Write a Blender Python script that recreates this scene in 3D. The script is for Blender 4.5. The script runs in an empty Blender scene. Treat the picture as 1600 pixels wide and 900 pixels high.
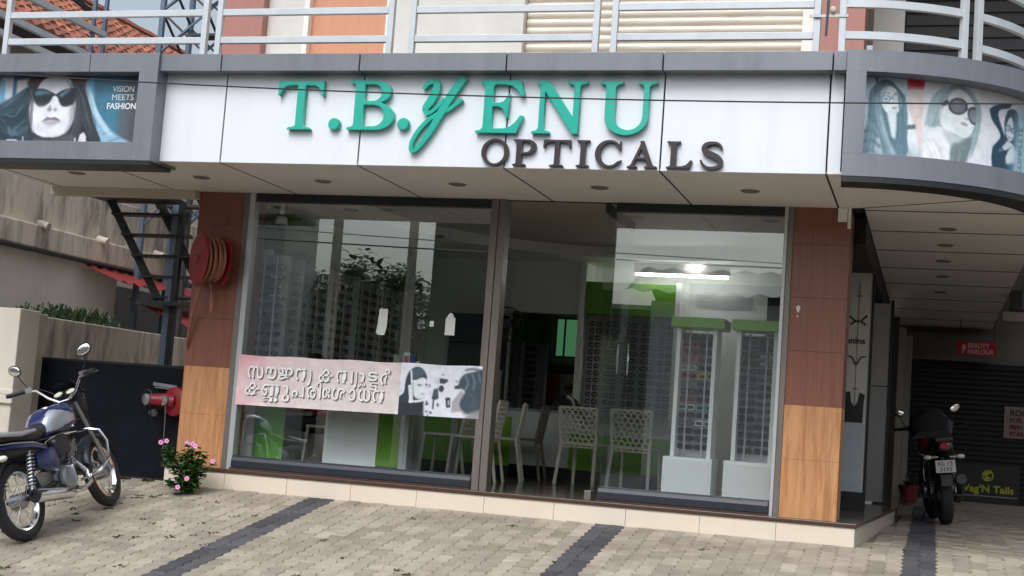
import bpy, bmesh, math, random
import numpy as np
from mathutils import Vector, Matrix, Euler
random.seed(7); R = math.radians
scene = bpy.context.scene; C = scene.collection

# ---------------------------------------------------------------- camera, sky, sun, exposure
cam_data = bpy.data.cameras.new('camera'); cam = bpy.data.objects.new('camera', cam_data); C.objects.link(cam)
FW = Vector((-.28682487, .95329638, .09464409)); RT = Vector((.95702734, .28072505, .07274687)); UP = Vector((-.04278036, -.11144259, .99284963))
mw = Matrix.Identity(4)
for i in range(3):
    mw[i][0] = RT[i]; mw[i][1] = UP[i]; mw[i][2] = -FW[i]
mw[0][3], mw[1][3], mw[2][3] = 5.6947, -11.7499, .7758
cam.matrix_world = mw
cam_data.sensor_width = 36; cam_data.lens = 36*2224.25/1600; cam_data.clip_end = 2000; cam_data.clip_start = .05
scene.camera = cam

SUN_EL, SUN_AZ = 50, 186          # soft sun behind thin cloud, from the street side
world = bpy.data.worlds.new('World'); scene.world = world; world.use_nodes = True
wn = world.node_tree; wn.nodes.clear()
wo = wn.nodes.new('ShaderNodeOutputWorld'); bg = wn.nodes.new('ShaderNodeBackground')
sky = wn.nodes.new('ShaderNodeTexSky'); sky.sky_type = 'NISHITA'; sky.sun_disc = False
sky.sun_elevation = R(SUN_EL); sky.sun_rotation = R(SUN_AZ); sky.air_density = 1.6; sky.dust_density = 6.0; sky.ozone_density = 1.0
hs = wn.nodes.new('ShaderNodeHueSaturation'); hs.inputs['Saturation'].default_value = .42; hs.inputs['Value'].default_value = 1.0
wn.links.new(sky.outputs[0], hs.inputs['Color']); cool = wn.nodes.new('ShaderNodeMix'); cool.data_type = 'RGBA'; cool.blend_type = 'MULTIPLY'; cool.inputs[0].default_value = 1; cool.inputs[7].default_value = (.93, .985, 1.08, 1); wn.links.new(hs.outputs[0], cool.inputs[6]); wn.links.new(cool.outputs[2], bg.inputs['Color'])
bg.inputs['Strength'].default_value = .125; wn.links.new(bg.outputs[0], wo.inputs[0])
sd = bpy.data.lights.new('sun', 'SUN'); sd.energy = .9; sd.angle = R(32); sd.color = (1, .995, .985)
sun = bpy.data.objects.new('sun', sd); C.objects.link(sun)
sdir = Vector((math.sin(R(SUN_AZ))*math.cos(R(SUN_EL)), math.cos(R(SUN_AZ))*math.cos(R(SUN_EL)), math.sin(R(SUN_EL))))
sun.rotation_euler = sdir.to_track_quat('Z', 'Y').to_euler(); sun.location = (3, -20, 30)
vs = scene.view_settings; vs.view_transform = 'Standard'; vs.look = 'None'; vs.gamma = 1; vs.use_curve_mapping = False
vs.exposure = .48
scene.cycles.max_bounces = 12; scene.cycles.diffuse_bounces = 8; scene.cycles.transparent_max_bounces = 24; scene.cycles.caustics_reflective = False; scene.cycles.caustics_refractive = False
scene.cycles.use_denoising = True

# ---------------------------------------------------------------- helpers
def lin(c): c = c/255; return c/12.92 if c <= .04045 else ((c+.055)/1.055)**2.4
def rgb(r, g, b): return (lin(r), lin(g), lin(b))
def wloc(o):
    v = Vector((0, 0, 0))
    while o is not None: v += o.location; o = o.parent
    return v
def thing(name, label, cat, loc=(0, 0, 0), group=None, rz=0):
    o = bpy.data.objects.new(name, None); C.objects.link(o); o.location = loc; o.rotation_euler = (0, 0, rz); o.empty_display_size = .1
    return tag(o, label, cat, group)
def tag(o, label, cat, group=None):
    o['label'] = label; o['category'] = cat
    if group: o['group'] = group
    return o
def copy_tree(o, parent=None):
    c = o.copy(); C.objects.link(c); c.parent = parent
    for ch in list(o.children): copy_tree(ch, c)
    return c
def link(name, me, parent=None, kind=None, loc=None):
    o = bpy.data.objects.new(name, me); C.objects.link(o)
    if parent is not None: o.parent = parent
    if loc is not None: o.location = loc
    if kind: o['kind'] = kind
    return o

class MB:
    def __init__(s): s.v = []; s.f = []; s.m = []; s.mi = 0
    def add(s, vs, fs, mi=None):
        n = len(s.v); s.v += [tuple(p) for p in vs]; s.f += [tuple(i+n for i in f) for f in fs]; s.m += [s.mi if mi is None else mi]*len(fs); return s
    def box(s, x0, x1, y0, y1, z0, z1):
        return s.add([(x0,y0,z0),(x1,y0,z0),(x1,y1,z0),(x0,y1,z0),(x0,y0,z1),(x1,y0,z1),(x1,y1,z1),(x0,y1,z1)],
                     [(0,3,2,1),(4,5,6,7),(0,1,5,4),(1,2,6,5),(2,3,7,6),(3,0,4,7)])
    def obox(s, c, size, M):
        c = Vector(c); hx, hy, hz = [k/2 for k in size]; vs = []
        for z in (-hz, hz):
            for x, y in ((-hx,-hy),(hx,-hy),(hx,hy),(-hx,hy)): vs.append(c + M @ Vector((x, y, z)))
        return s.add(vs, [(0,3,2,1),(4,5,6,7),(0,1,5,4),(1,2,6,5),(2,3,7,6),(3,0,4,7)])
    def bar(s, p0, p1, w, h=None, up=(0, 0, 1)):
        p0, p1 = Vector(p0), Vector(p1); d = p1-p0; L = d.length; d.normalize(); u = Vector(up)
        if abs(d.dot(u)) > .98: u = Vector((0, 1, 0))
        sx = d.cross(u).normalized(); uz = sx.cross(d)
        M = Matrix((d, sx, uz)).transposed()
        return s.obox((p0+p1)/2, (L, w, h or w), M)
    def tube(s, pts, r, n=8, closed=False, cap=True):
        pts = [Vector(p) for p in pts]; N = len(pts); rs = r if isinstance(r, (list, tuple)) else [r]*N
        rings = []; prev = None
        for i, p in enumerate(pts):
            a = pts[(i-1) % N] if (i > 0 or closed) else p; b = pts[(i+1) % N] if (i < N-1 or closed) else p
            t = (b-a).normalized()
            if prev is None:
                u = Vector((0, 0, 1)) if abs(t.z) < .9 else Vector((1, 0, 0)); u = (u - t*u.dot(t)).normalized()
            else: u = (prev - t*prev.dot(t)); u = u.normalized() if u.length > 1e-6 else t.orthogonal().normalized()
            prev = u; w = t.cross(u)
            rings.append([p + (u*math.cos(2*math.pi*k/n) + w*math.sin(2*math.pi*k/n))*rs[i] for k in range(n)])
        return s.loft(rings, cap and not closed, closed)
    def loft(s, rings, cap=True, closed=False):
        n = len(rings[0]); N = len(rings); vs = [p for r_ in rings for p in r_]; fs = []
        for i in range(N if closed else N-1):
            j = (i+1) % N
            for k in range(n): fs.append((i*n+k, i*n+(k+1) % n, j*n+(k+1) % n, j*n+k))
        if cap: fs.append(tuple(reversed(range(n)))); fs.append(tuple((N-1)*n+k for k in range(n)))
        return s.add(vs, fs)
    def cyl(s, p0, p1, r, n=14, r1=None):
        return s.tube([p0, p1], [r, r if r1 is None else r1], n)
    def lathe(s, prof, c, axis=(0, 0, 1), n=24, closed=False):
        c = Vector(c); a = Vector(axis).normalized(); u = a.orthogonal().normalized(); w = a.cross(u); rings = []
        for r, h in prof: rings.append([c + a*h + (u*math.cos(2*math.pi*k/n) + w*math.sin(2*math.pi*k/n))*max(r, 1e-4) for k in range(n)])
        return s.loft(rings, not closed, closed)
    def torus(s, c, axis, Rm, r, n=28, m=8):
        return s.lathe([(Rm+r*math.cos(2*math.pi*k/m), r*math.sin(2*math.pi*k/m)) for k in range(m)], c, axis, n, True)
    def ell(s, c, rad, n=14, m=8, M=None):
        c = Vector(c); rings = []
        for i in range(m+1):
            t = math.pi*i/m - math.pi/2; rr = max(math.cos(t), .002)
            ring = [Vector((rad[0]*rr*math.cos(2*math.pi*k/n), rad[1]*rr*math.sin(2*math.pi*k/n), rad[2]*math.sin(t))) for k in range(n)]
            rings.append([c + (M @ q if M else q) for q in ring])
        return s.loft(rings)
    def prism(s, poly, f0, f1):
        n = len(poly); vs = [f0(*p) for p in poly] + [f1(*p) for p in poly]
        fs = [tuple(range(n)), tuple(reversed(range(n, 2*n)))] + [(i, n+i, n+(i+1) % n, (i+1) % n) for i in range(n)]
        return s.add(vs, fs)
    def mesh(s, name, mats, smooth=False, off=(0, 0, 0)):
        me = bpy.data.meshes.new(name)
        o = Vector(off); me.from_pydata([(p[0]-o.x, p[1]-o.y, p[2]-o.z) for p in s.v], [], s.f)
        if not isinstance(mats, (list, tuple)): mats = [mats]
        for m in mats: me.materials.append(m)
        if len(mats) > 1: me.polygons.foreach_set('material_index', s.m)
        bm = bmesh.new(); bm.from_mesh(me); bmesh.ops.recalc_face_normals(bm, faces=bm.faces); bm.to_mesh(me); bm.free()
        if smooth:
            me.shade_smooth(); me.set_sharp_from_angle(angle=R(42))
        return me
    def build(s, name, mats, parent=None, smooth=False, bevel=0, kind=None):
        o = link(name, s.mesh(name, mats, smooth, wloc(parent) if parent is not None else (0, 0, 0)), parent, kind)
        if bevel:
            b = o.modifiers.new('bevel', 'BEVEL'); b.width = bevel; b.segments = 2; b.limit_method = 'ANGLE'; b.angle_limit = R(40)
        return o

def curve_mesh(name, splines, mat, extrude=.02, bevel=.003):
    cu = bpy.data.curves.new(name, 'CURVE'); cu.dimensions = '2D'; cu.fill_mode = 'BOTH'; cu.extrude = extrude; cu.bevel_depth = bevel; cu.bevel_resolution = 1
    for pts in splines:
        sp = cu.splines.new('POLY'); sp.points.add(len(pts)-1); sp.use_cyclic_u = True
        for i, p in enumerate(pts): sp.points[i].co = (p[0], p[1], 0, 1)
    return conv(cu, name, mat)
def conv(cu, name, mat):
    o = bpy.data.objects.new('tmp', cu); C.objects.link(o)
    dg = bpy.context.evaluated_depsgraph_get(); dg.update()
    me = bpy.data.meshes.new_from_object(o.evaluated_get(dg)); bpy.data.objects.remove(o); bpy.data.curves.remove(cu)
    me.name = name; me.materials.clear(); me.materials.append(mat); return me
def text_mesh(name, body, size, mat, extrude=.001, offset=0, align='LEFT', space=1.0):
    cu = bpy.data.curves.new(name, 'FONT'); cu.body = body; cu.size = size; cu.extrude = extrude; cu.offset = offset; cu.align_x = align; cu.space_character = space
    return conv(cu, name, mat)
FACE = Matrix(((1, 0, 0), (0, 0, -1), (0, 1, 0)))       # text plane: x right, y up, facing -Y
def place_face(o, loc, sx=1, sy=1, parent=None, rz=0, shear=0):
    """stand a flat XY mesh upright, facing the street (-Y)"""
    M = Matrix.Rotation(rz, 3, 'Z') @ FACE
    S = Matrix(((sx, shear, 0), (0, sy, 0), (0, 0, 1)))
    o.data.transform((M @ S).to_4x4()); o.location = Vector(loc) - (wloc(parent) if parent is not None else Vector())
    if parent is not None: o.parent = parent
    return o

# ---------------------------------------------------------------- materials
MATS = {}
def mat(name, col, rough=.5, metal=0, var=.08, scale=6, bump=0, bscale=60, stretch=(1, 1, 1), spec=.5, emit=0, dirt=None, dscale=2, damt=.5, coat=0, rand=0, island=False, pos=False):
    if name in MATS: return MATS[name]
    m = bpy.data.materials.new(name); m.use_nodes = True; nt = m.node_tree; N = nt.nodes; L = nt.links
    b = N['Principled BSDF']; b.inputs['Roughness'].default_value = rough; b.inputs['Metallic'].default_value = metal; b.inputs['Specular IOR Level'].default_value = spec
    if coat: b.inputs['Coat Weight'].default_value = coat; b.inputs['Coat Roughness'].default_value = .08
    tc = N.new('ShaderNodeTexCoord'); mp = N.new('ShaderNodeMapping'); mp.inputs['Scale'].default_value = stretch; L.new(N.new('ShaderNodeNewGeometry').outputs['Position'] if pos else tc.outputs['Object'], mp.inputs[0])
    no = N.new('ShaderNodeTexNoise'); no.inputs['Scale'].default_value = scale; no.inputs['Detail'].default_value = 6; no.inputs['Roughness'].default_value = .6; L.new(mp.outputs[0], no.inputs[0])
    mr = N.new('ShaderNodeMapRange'); mr.inputs[1].default_value = .25; mr.inputs[2].default_value = .75; mr.inputs[3].default_value = 1-var; mr.inputs[4].default_value = 1+var; L.new(no.outputs[0], mr.inputs[0])
    cur = mr.outputs[0]
    if rand:
        if island: ri = N.new('ShaderNodeNewGeometry').outputs['Random Per Island']
        else: ri = N.new('ShaderNodeObjectInfo').outputs['Random']
        r2 = N.new('ShaderNodeMapRange'); r2.inputs[3].default_value = 1-rand; r2.inputs[4].default_value = 1+rand; L.new(ri, r2.inputs[0])
        mu = N.new('ShaderNodeMath'); mu.operation = 'MULTIPLY'; L.new(cur, mu.inputs[0]); L.new(r2.outputs[0], mu.inputs[1]); cur = mu.outputs[0]
    mx = N.new('ShaderNodeMix'); mx.data_type = 'RGBA'; mx.blend_type = 'MULTIPLY'; mx.inputs[0].default_value = 1
    mx.inputs[6].default_value = (*col, 1); L.new(cur, mx.inputs[7]); out = mx.outputs[2]
    if dirt:
        n2 = N.new('ShaderNodeTexNoise'); n2.inputs['Scale'].default_value = dscale; n2.inputs['Detail'].default_value = 8; n2.inputs['Roughness'].default_value = .7; L.new(mp.outputs[0], n2.inputs[0])
        m2 = N.new('ShaderNodeMapRange'); m2.inputs[1].default_value = .48; m2.inputs[2].default_value = .72; m2.inputs[4].default_value = damt; L.new(n2.outputs[0], m2.inputs[0])
        x2 = N.new('ShaderNodeMix'); x2.data_type = 'RGBA'; x2.inputs[7].default_value = (*dirt, 1); L.new(m2.outputs[0], x2.inputs[0]); L.new(out, x2.inputs[6]); out = x2.outputs[2]
    L.new(out, b.inputs['Base Color'])
    if bump:
        n3 = N.new('ShaderNodeTexNoise'); n3.inputs['Scale'].default_value = bscale; n3.inputs['Detail'].default_value = 4; L.new(mp.outputs[0], n3.inputs[0])
        bu = N.new('ShaderNodeBump'); bu.inputs['Strength'].default_value = bump; bu.inputs['Distance'].default_value = .01; L.new(n3.outputs[0], bu.inputs['Height']); L.new(bu.outputs[0], b.inputs['Normal'])
    if emit: b.inputs['Emission Color'].default_value = (*col, 1); b.inputs['Emission Strength'].default_value = emit
    MATS[name] = m; return m
def glass_mat(name, tint, r0=.1, rough=0.0, power=5):
    m = bpy.data.materials.new(name); m.use_nodes = True; nt = m.node_tree; N = nt.nodes; L = nt.links; N.clear()
    o = N.new('ShaderNodeOutputMaterial'); t = N.new('ShaderNodeBsdfTransparent'); g = N.new('ShaderNodeBsdfGlossy'); mx = N.new('ShaderNodeMixShader')
    t.inputs[0].default_value = (*tint, 1); g.inputs['Roughness'].default_value = rough; g.inputs[0].default_value = (.95, .99, 1, 1)
    lw = N.new('ShaderNodeLayerWeight'); lw.inputs[0].default_value = .5
    pw = N.new('ShaderNodeMath'); pw.operation = 'POWER'; pw.inputs[1].default_value = power; L.new(lw.outputs['Facing'], pw.inputs[0])
    mr = N.new('ShaderNodeMapRange'); mr.inputs[3].default_value = r0; mr.inputs[4].default_value = 1; L.new(pw.outputs[0], mr.inputs[0])
    L.new(mr.outputs[0], mx.inputs[0]); L.new(t.outputs[0], mx.inputs[1]); L.new(g.outputs[0], mx.inputs[2]); L.new(mx.outputs[0], o.inputs[0]); MATS[name] = m; return m
def print_mat(name, rough=.4):
    m = bpy.data.materials.new(name); m.use_nodes = True; N = m.node_tree.nodes; b = N['Principled BSDF']; b.inputs['Roughness'].default_value = rough
    a = N.new('ShaderNodeVertexColor'); a.layer_name = 'Print'; m.node_tree.links.new(a.outputs[0], b.inputs['Base Color']); MATS[name] = m; return m

grey_acp = mat('grey_composite_panel', rgb(122,126,134), .38, .25, .07, 3, stretch=(1, 1, .25), dirt=rgb(98,101,108), dscale=5, damt=.5)
white_acp = mat('white_composite_panel', (.75, .785, .83), .28, 0, .02, 2, stretch=(3, 3, .4), dirt=(.66, .68, .70), dscale=2.2, damt=.35)
joint = mat('black_joint', (.012, .012, .013), .8)
soffit_m = mat('soffit_panel', rgb(228,224,218), .42, 0, .04, 1.5)
beam_m = mat('painted_beam', rgb(190,180,165), .6, 0, .06, 3)
black_metal = mat('black_metal', (.012, .013, .015), .35)
navy_rubber = mat('navy_black_rail', rgb(34,38,48), .45, 0, .15, 10)
alu = mat('aged_aluminium', rgb(128,121,114), .45, .55, .15, 5, stretch=(6, 6, .6), dirt=rgb(95,84,74), dscale=2.5, damt=.5)
alu_clean = mat('aluminium_frame', rgb(188,190,192), .35, .3, .05, 4)
steel = mat('chrome_steel', (.75, .76, .78), .12, 1, .03, 5)
dull_steel = mat('dull_steel', (.36, .37, .39), .38, .9, .12, 20)
brown_tile = mat('reddish_brown_laminate', rgb(132,84,68), .34, 0, .14, 3, stretch=(14, 14, .5), dirt=rgb(106,66,54), dscale=2, damt=.6)
wood_tile = mat('orange_wood_laminate', rgb(194,142,98), .38, 0, .22, 3.2, stretch=(7, 7, .55), dirt=rgb(140,82,42), dscale=3.4, damt=.75)
plinth_tile = mat('beige_tile', rgb(222,210,192), .3, 0, .03, 3)
grout = mat('grout', rgb(120,105,92), .9)
granite = mat('brown_granite', rgb(78,60,52), .22, 0, .35, 60)
floor_m = mat('polished_floor', rgb(112,103,93), .12, 0, .2, 40)
teal = mat('teal_acrylic', rgb(18,168,148), .3, 0, .05, 6, coat=.3)
teal_side = mat('teal_acrylic_side', rgb(10,128,112), .4)
dark_letter = mat('dark_grey_letter', rgb(62,56,58), .3, .3, .1, 10)
pink_wall = mat('dusty_pink_laminate', rgb(168,118,108), .45, 0, .05, 3, stretch=(10, 10, .6))
cream_wall = mat('cream_wall', rgb(216,215,210), .6, 0, .04, 3, dirt=rgb(196,190,178), dscale=2, damt=.4)
white_frame = mat('white_paint', rgb(238,236,230), .45, 0, .03, 4)
orange_door = mat('orange_laminate', rgb(208,150,118), .45, 0, .05, 2, stretch=(12, 12, .5))
shutter_m = mat('aged_white_shutter', rgb(226,218,206), .45, .1, .08, 5, stretch=(.6, 1, 4), dirt=rgb(150,134,118), dscale=3, damt=.35)
rail_paint = mat('pale_grey_paint', rgb(196,202,206), .4, .1, .05, 6, dirt=rgb(150,150,148), dscale=4, damt=.25)
concrete = mat('stained_concrete', rgb(220,208,192), .9, 0, .14, 3, bump=.5, bscale=25, stretch=(1, 1, .22), dirt=rgb(70,60,50), dscale=3.6, damt=.95)
plaster = mat('grey_plaster', rgb(236,228,220), .9, 0, .07, 1.5, bump=.25, bscale=30, dirt=rgb(196,186,176), dscale=1.2, damt=.6)
cream_plaster = mat('cream_plaster', rgb(208,200,188), .85, 0, .06, 3, bump=.2, bscale=30, dirt=rgb(120,110,96), dscale=1.8, damt=.35)
black_sheet = mat('black_sheet', rgb(14,17,25), .6, 0, .2, 2.5, spec=.15, dirt=rgb(32,35,42), dscale=5, damt=.35)
red_sheet = mat('red_corrugated_sheet', rgb(140,46,44), .55, .1, .12, 5)
red_paint = mat('red_enamel', rgb(138,26,36), .45, 0, .12, 8, dirt=rgb(92,26,30), dscale=3, damt=.5)
hose_m = mat('red_brown_hose', rgb(150,98,78), .55, 0, .1, 12)
dark_steel = mat('dark_painted_steel', rgb(56,58,60), .5, .3, .15, 10, dirt=rgb(88,66,50), dscale=6, damt=.5)
blue_steel = mat('blue_grey_steel', rgb(98,112,130), .45, .3, .1, 8)
clay_tile = mat('clay_roof_tile', rgb(176,92,62), .8, 0, .2, 12, bump=.4, bscale=40, rand=.32, dirt=rgb(70,45,38), dscale=3, damt=.5)
white_lam = mat('white_laminate', rgb(236,240,240), .3, 0, .015, 3)
green_lam = mat('lime_green_laminate', rgb(116,172,46), .32, 0, .04, 3)
grey_lam = mat('grey_display_back', rgb(178,180,182), .5, 0, .04, 3)
int_wall = mat('interior_white_wall', rgb(236,236,230), .6, 0, .03, 2)
int_ceil = mat('interior_ceiling', rgb(234,232,224), .6, 0, .02, 2)
plastic = mat('ivory_plastic', rgb(216,212,198), .38, 0, .03, 5)
dark_plastic = mat('taupe_plastic', rgb(120,112,104), .4, 0, .05, 5)
glass = glass_mat('tinted_shop_glass', (.965, .985, .975), .115)
clear_glass = glass_mat('clear_glass', (.95, .98, .97), .04, power=9)
black_plastic = mat('black_plastic', (.016, .016, .018), .4)
rubber = mat('tyre_rubber', (.02, .02, .021), .75, 0, .2, 30, bump=.3, bscale=80, dirt=rgb(80,72,64), dscale=9, damt=.25)
leaf_m = mat('leaf_green', rgb(58,96,44), .5, 0, .3, 25, rand=.35, island=True)
dark_leaf = mat('dark_leaf', rgb(44,70,36), .6, 0, .3, 3, rand=.4, island=True)
bark = mat('bark', rgb(92,76,60), .9, 0, .2, 10, bump=.5)
# ---------------------------------------------------------------- ground
SLOPE = .17
def gz(x, y):
    if y >= 0: return .01*min(y, 12)
    return SLOPE*max(y, -5.0)
earth = mat('sandy_earth', rgb(128,120,106), .95, 0, .25, 8, bump=.4, bscale=40)
asphalt = mat('asphalt', (.05, .05, .052), .9, 0, .2, 20, bump=.3, bscale=120)
g = MB(); ys = [-5.0, 0.0, 12.0, 60.0]
for i in range(3):
    y0, y1 = ys[i], ys[i+1]
    g.add([(-60, y0, gz(0, y0)-.022), (60, y0, gz(0, y0)-.022), (60, y1, gz(0, y1)-.022), (-60, y1, gz(0, y1)-.022)], [(0, 1, 2, 3)])
ground = g.build('ground', earth, kind='structure')
g = MB(); g.add([(-300, -5, -.872), (300, -5, -.872), (300, -300, -.872), (-300, -300, -.872)], [(0, 1, 2, 3)]); g.build('road', asphalt, kind='structure')

# interlocking zigzag pavers: long side runs towards the shop
pv = dict(rough=.85, var=.20, scale=5, bump=.35, bscale=90, dirt=rgb(112,100,84), dscale=1.6, damt=.6, rand=.2, pos=True)
p_single = mat('sand_paver', rgb(158,149,134), **pv); p_many = mat('sand_paver_field', rgb(158,149,134), island=True, **pv)
pk = dict(pos=True, rough=.8, var=.2, scale=14, bump=.35, bscale=90, dirt=rgb(100,96,90), dscale=4, damt=.35, rand=.32)
k_single = mat('charcoal_paver', rgb(74,74,78), **pk); k_many = mat('charcoal_paver_field', rgb(74,74,78), island=True, **pk)
PL, PW = .236, .124; GAP = .0035
def paver_pts(ins):
    a = .011; L = PL/2-GAP/2-ins; W = PW/2-GAP/2-ins; right = []; ks = [-1, -.5, 0, .5, 1]
    right = [(W+(a if i % 2 else -a), k*L) for i, k in enumerate(ks)]; left = [(-W+(a if i % 2 else -a), k*L) for i, k in enumerate(ks)]
    return right + left[::-1]
def paver_geo(mb, M):
    t, o_ = paver_pts(.0035), paver_pts(0); n = len(t)
    vs = [M @ Vector((x, y, 0)) for x, y in t] + [M @ Vector((x, y, -.004)) for x, y in o_] + [M @ Vector((x, y, -.04)) for x, y in o_]
    fs = [tuple(range(n))] + [(i, n+i, n+(i+1) % n, (i+1) % n) for i in range(n)] + [(n+i, 2*n+i, 2*n+(i+1) % n, n+(i+1) % n) for i in range(n)]
    mb.add(vs, fs)
pm = MB(); paver_geo(pm, Matrix.Identity(4)); paver_me = [pm.mesh('paver', p_single), None]; paver_me[1] = paver_me[0].copy(); paver_me[1].materials.clear(); paver_me[1].materials.append(k_single)
paving = link('paved_forecourt', None); paving['kind'] = 'structure'; paving['label'] = 'sand coloured interlocking block paving with charcoal bands sloping up to the shop'
cp = Vector((5.69, -11.75, .776)); spots = []
BANDS = (5, 26, 46)      # column index of the first column of each two-column charcoal band
X0 = .56 - 5*PW - PW/2
for ci in range(-36, 62):
    x = X0 + (ci)*PW
    for ri in range(-21, 47):
        y = -(PL/2)*(1 if ci % 2 else 2) + ri*PL + PL - .004
        if y > PL*.4 and (x < 5.17+.05*y or x > 8.0): continue
        if y > -PL/2-.002 and x < 5.2: 
            if y > PL*.3: continue
        if y > 10.9: continue
        dark = any(ci in (b, b+1) for b in BANDS)
        spots.append((x, y, dark))
def cam_px(P):
    d = P-cp; z = d.dot(FW); return 800+2224*d.dot(RT)/z, 450-2224*d.dot(UP)/z, z
vis = []; rest = []
for x, y, dk in spots:
    z = gz(x, y)+random.uniform(-.0025, .0025); px, py, dz = cam_px(Vector((x, y, z)))
    ang = 0 if y > 0 else math.atan(SLOPE)
    M = Matrix.Translation((x, y, z)) @ Matrix.Rotation(ang+R(random.uniform(-.5, .5)), 4, 'X') @ Matrix.Rotation(R(random.uniform(-.5, .5)), 4, 'Y') @ Matrix.Rotation(R(random.uniform(-.6, .6)), 4, 'Z')
    (vis if (-20 < px < 1620 and py < 915) else rest).append((dz, M, dk))
vis.sort(key=lambda t: t[0])
for dz, M, dk in vis[:300]:
    o = link('paver', paver_me[1 if dk else 0], paving); o.matrix_local = M
fields = [MB(), MB()]
for dz, M, dk in vis[300:]+rest: paver_geo(fields[1 if dk else 0], M)
fields[0].build('sand_pavers', p_many, paving, kind='stuff'); fields[1].build('charcoal_pavers', k_many, paving, kind='stuff')

# ---------------------------------------------------------------- the shop building
FZ, SZ = .178, 2.731
B = thing('shop_building', 'two storey shop building with white fascia, wood clad columns and glazed shopfront', 'building', (2, 2, 0))
# plinth with beige tiles and a granite floor edge
pb = MB(); pb.prism([(-1.02, .02), (5.12, .02), (5.34, 4.6), (5.34, 9), (-1.02, 9)], lambda x, y: (x, y, -.06), lambda x, y: (x, y, .146)); plinth = pb.build('plinth', grout, B)
xs = [-1.038+i*.6176 for i in range(11)]
for i in range(10):
    m = MB(); m.box(xs[i]+.0015, xs[i+1]-.0015, 0, .0195, -.05, .148); m.build('plinth_tile', plinth_tile, plinth, bevel=.002)
sd_ = Vector((.222, 4.6, 0)).normalized(); 
for i in range(7):
    a = Vector((5.1385, .0, 0))+sd_*(.003+i*.62); c = a+sd_*.615; m = MB()
    nrm = Vector((sd_.y, -sd_.x, 0)); q = [a-nrm*.018, a, c, c-nrm*.018]
    m.prism([(p.x, p.y) for p in q], lambda x, y: (x, y, -.05), lambda x, y: (x, y, .1475)); m.build('plinth_tile', plinth_tile, plinth)
m = MB(); m.prism([(-1.05, -.012), (5.152, -.012), (5.37, 4.6), (5.37, 10.5), (-1.05, 10.5)], lambda x, y: (x, y, .1485), lambda x, y: (x, y, FZ)); m.build('granite_floor', floor_m, B)
m = MB(); m.box(-1.052, 5.153, -.0145, .03, .149, FZ+.003); m.build('granite_nosing', granite, B, bevel=.004)
# columns clad in tiles
for cx0, cx1 in ((-.985, -.512), (4.527, 4.985)):
    m = MB(); m.box(cx0+.006, cx1-.006, .096, .54, FZ, SZ); col = m.build('column', joint, B)
    zs = [FZ+.002, .655, 1.095, 1.54, 1.98, 2.425, SZ-.001]
    for i in range(6):
        m = MB(); m.box(cx0, cx1, .09, .545, zs[i]+.0007, zs[i+1]-.0007); m.build('tile', wood_tile if i < 2 else brown_tile, col, bevel=.0012)
# broken-out spot and conduit on the right column
m = MB(); m.prism([(4.597+.016*math.cos(a)*(1+.3*math.sin(3*a)), 1.885+.03*math.sin(a)) for a in [k*math.pi/6 for k in range(12)]], lambda x, z: (x, .0895, z), lambda x, z: (x, .086, z))
m.prism([(4.594+.006*math.cos(a), 1.825+.011*math.sin(a)) for a in [k*math.pi/4 for k in range(8)]], lambda x, z: (x, .0895, z), lambda x, z: (x, .086, z)); m.build('chipped_patch', plinth_tile, B)
m = MB(); m.box(4.88, 4.955, .055, .088, 2.615, 2.73); m.build('junction_box', white_frame, B, bevel=.004)
m = MB(); m.cyl((4.972, .075, 2.73), (4.972, .075, 2.56), .014, 8); m.build('conduit', white_frame, B, smooth=True)
# soffit
sof = MB(); sof.box(-2.55, 5.05, -1.375, .0, SZ+.012, SZ+.10); sof.box(-.95, 5.05, .0, .25, SZ+.012, SZ+.10); soffit = sof.build('soffit', joint, B)
bx = [-2.55, -2.44, -1.22, 0, 1.22, 2.44, 3.66, 4.88]
for i in range(len(bx)-1):
    m = MB(); yb = -.002 if bx[i+1] <= -.9 else .112
    m.box(bx[i]+.004, bx[i+1]-.004, -1.389, yb, SZ, SZ+.02); m.build('soffit_panel', soffit_m, soffit, bevel=.0015)
for xj in bx[1:]:
    m = MB(); m.box(xj-.0075, xj+.0075, -1.388, .0 if xj < -.9 else .11, SZ-.0015, SZ+.01); m.build('joint_strip', joint, soffit)
m = MB(); m.box(-2.55, -.99, 0, .12, 2.655, SZ+.1); m.build('edge_beam', beam_m, B)
CXc, CYc, RC = 4.9, .16, 1.75       # rounded street corner
def arc(r, a0, a1, n): return [(CXc+r*math.sin(a0+(a1-a0)*k/n), CYc-r*math.cos(a0+(a1-a0)*k/n)) for k in range(n+1)]
poly = [(4.884, .112)] + [(4.884, -1.385)] + arc(1.56, R(1), R(88), 20) + [(6.45, .05), (5.085, .05)]
m = MB(); m.prism(poly, lambda x, y: (x, y, SZ+.001), lambda x, y: (x, y, SZ+.02)); m.build('soffit_panel', soffit_m, soffit)
m = MB(); m.bar((5.085, .05, SZ), (6.12, -.55, SZ), .014, .004); m.build('soffit_joint', joint, soffit)
ring = MB(); ring.lathe([(.045, -.001), (.066, -.009), (.078, -.001), (.078, .004), (.045, .004)], (0, 0, 0), (0, 0, 1), 20, True); ring_me = ring.mesh('downlight', mat('downlight_ring', rgb(120,116,108), .4, .3), True)
lens = MB(); lens.lathe([(.0455, 0), (.0455, .003)], (0, 0, -.0005), n=16); lens_me = lens.mesh('downlight_lens', mat('downlight_lens', rgb(120,116,104), .4))
for (x, y) in [(.585, -.63), (1.806, -.63), (3.027, -.63), (4.243, -.63), (-.557, -.68), (-1.766, -.76), (5.75, 1.05), (5.74, 2.05), (5.73, 3.2), (5.73, 4.5), (5.72, 6.1)]:
    d = link('downlight', ring_me, soffit); d.location = Vector((x, y, SZ))-wloc(soffit); link('lens', lens_me, d)
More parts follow.
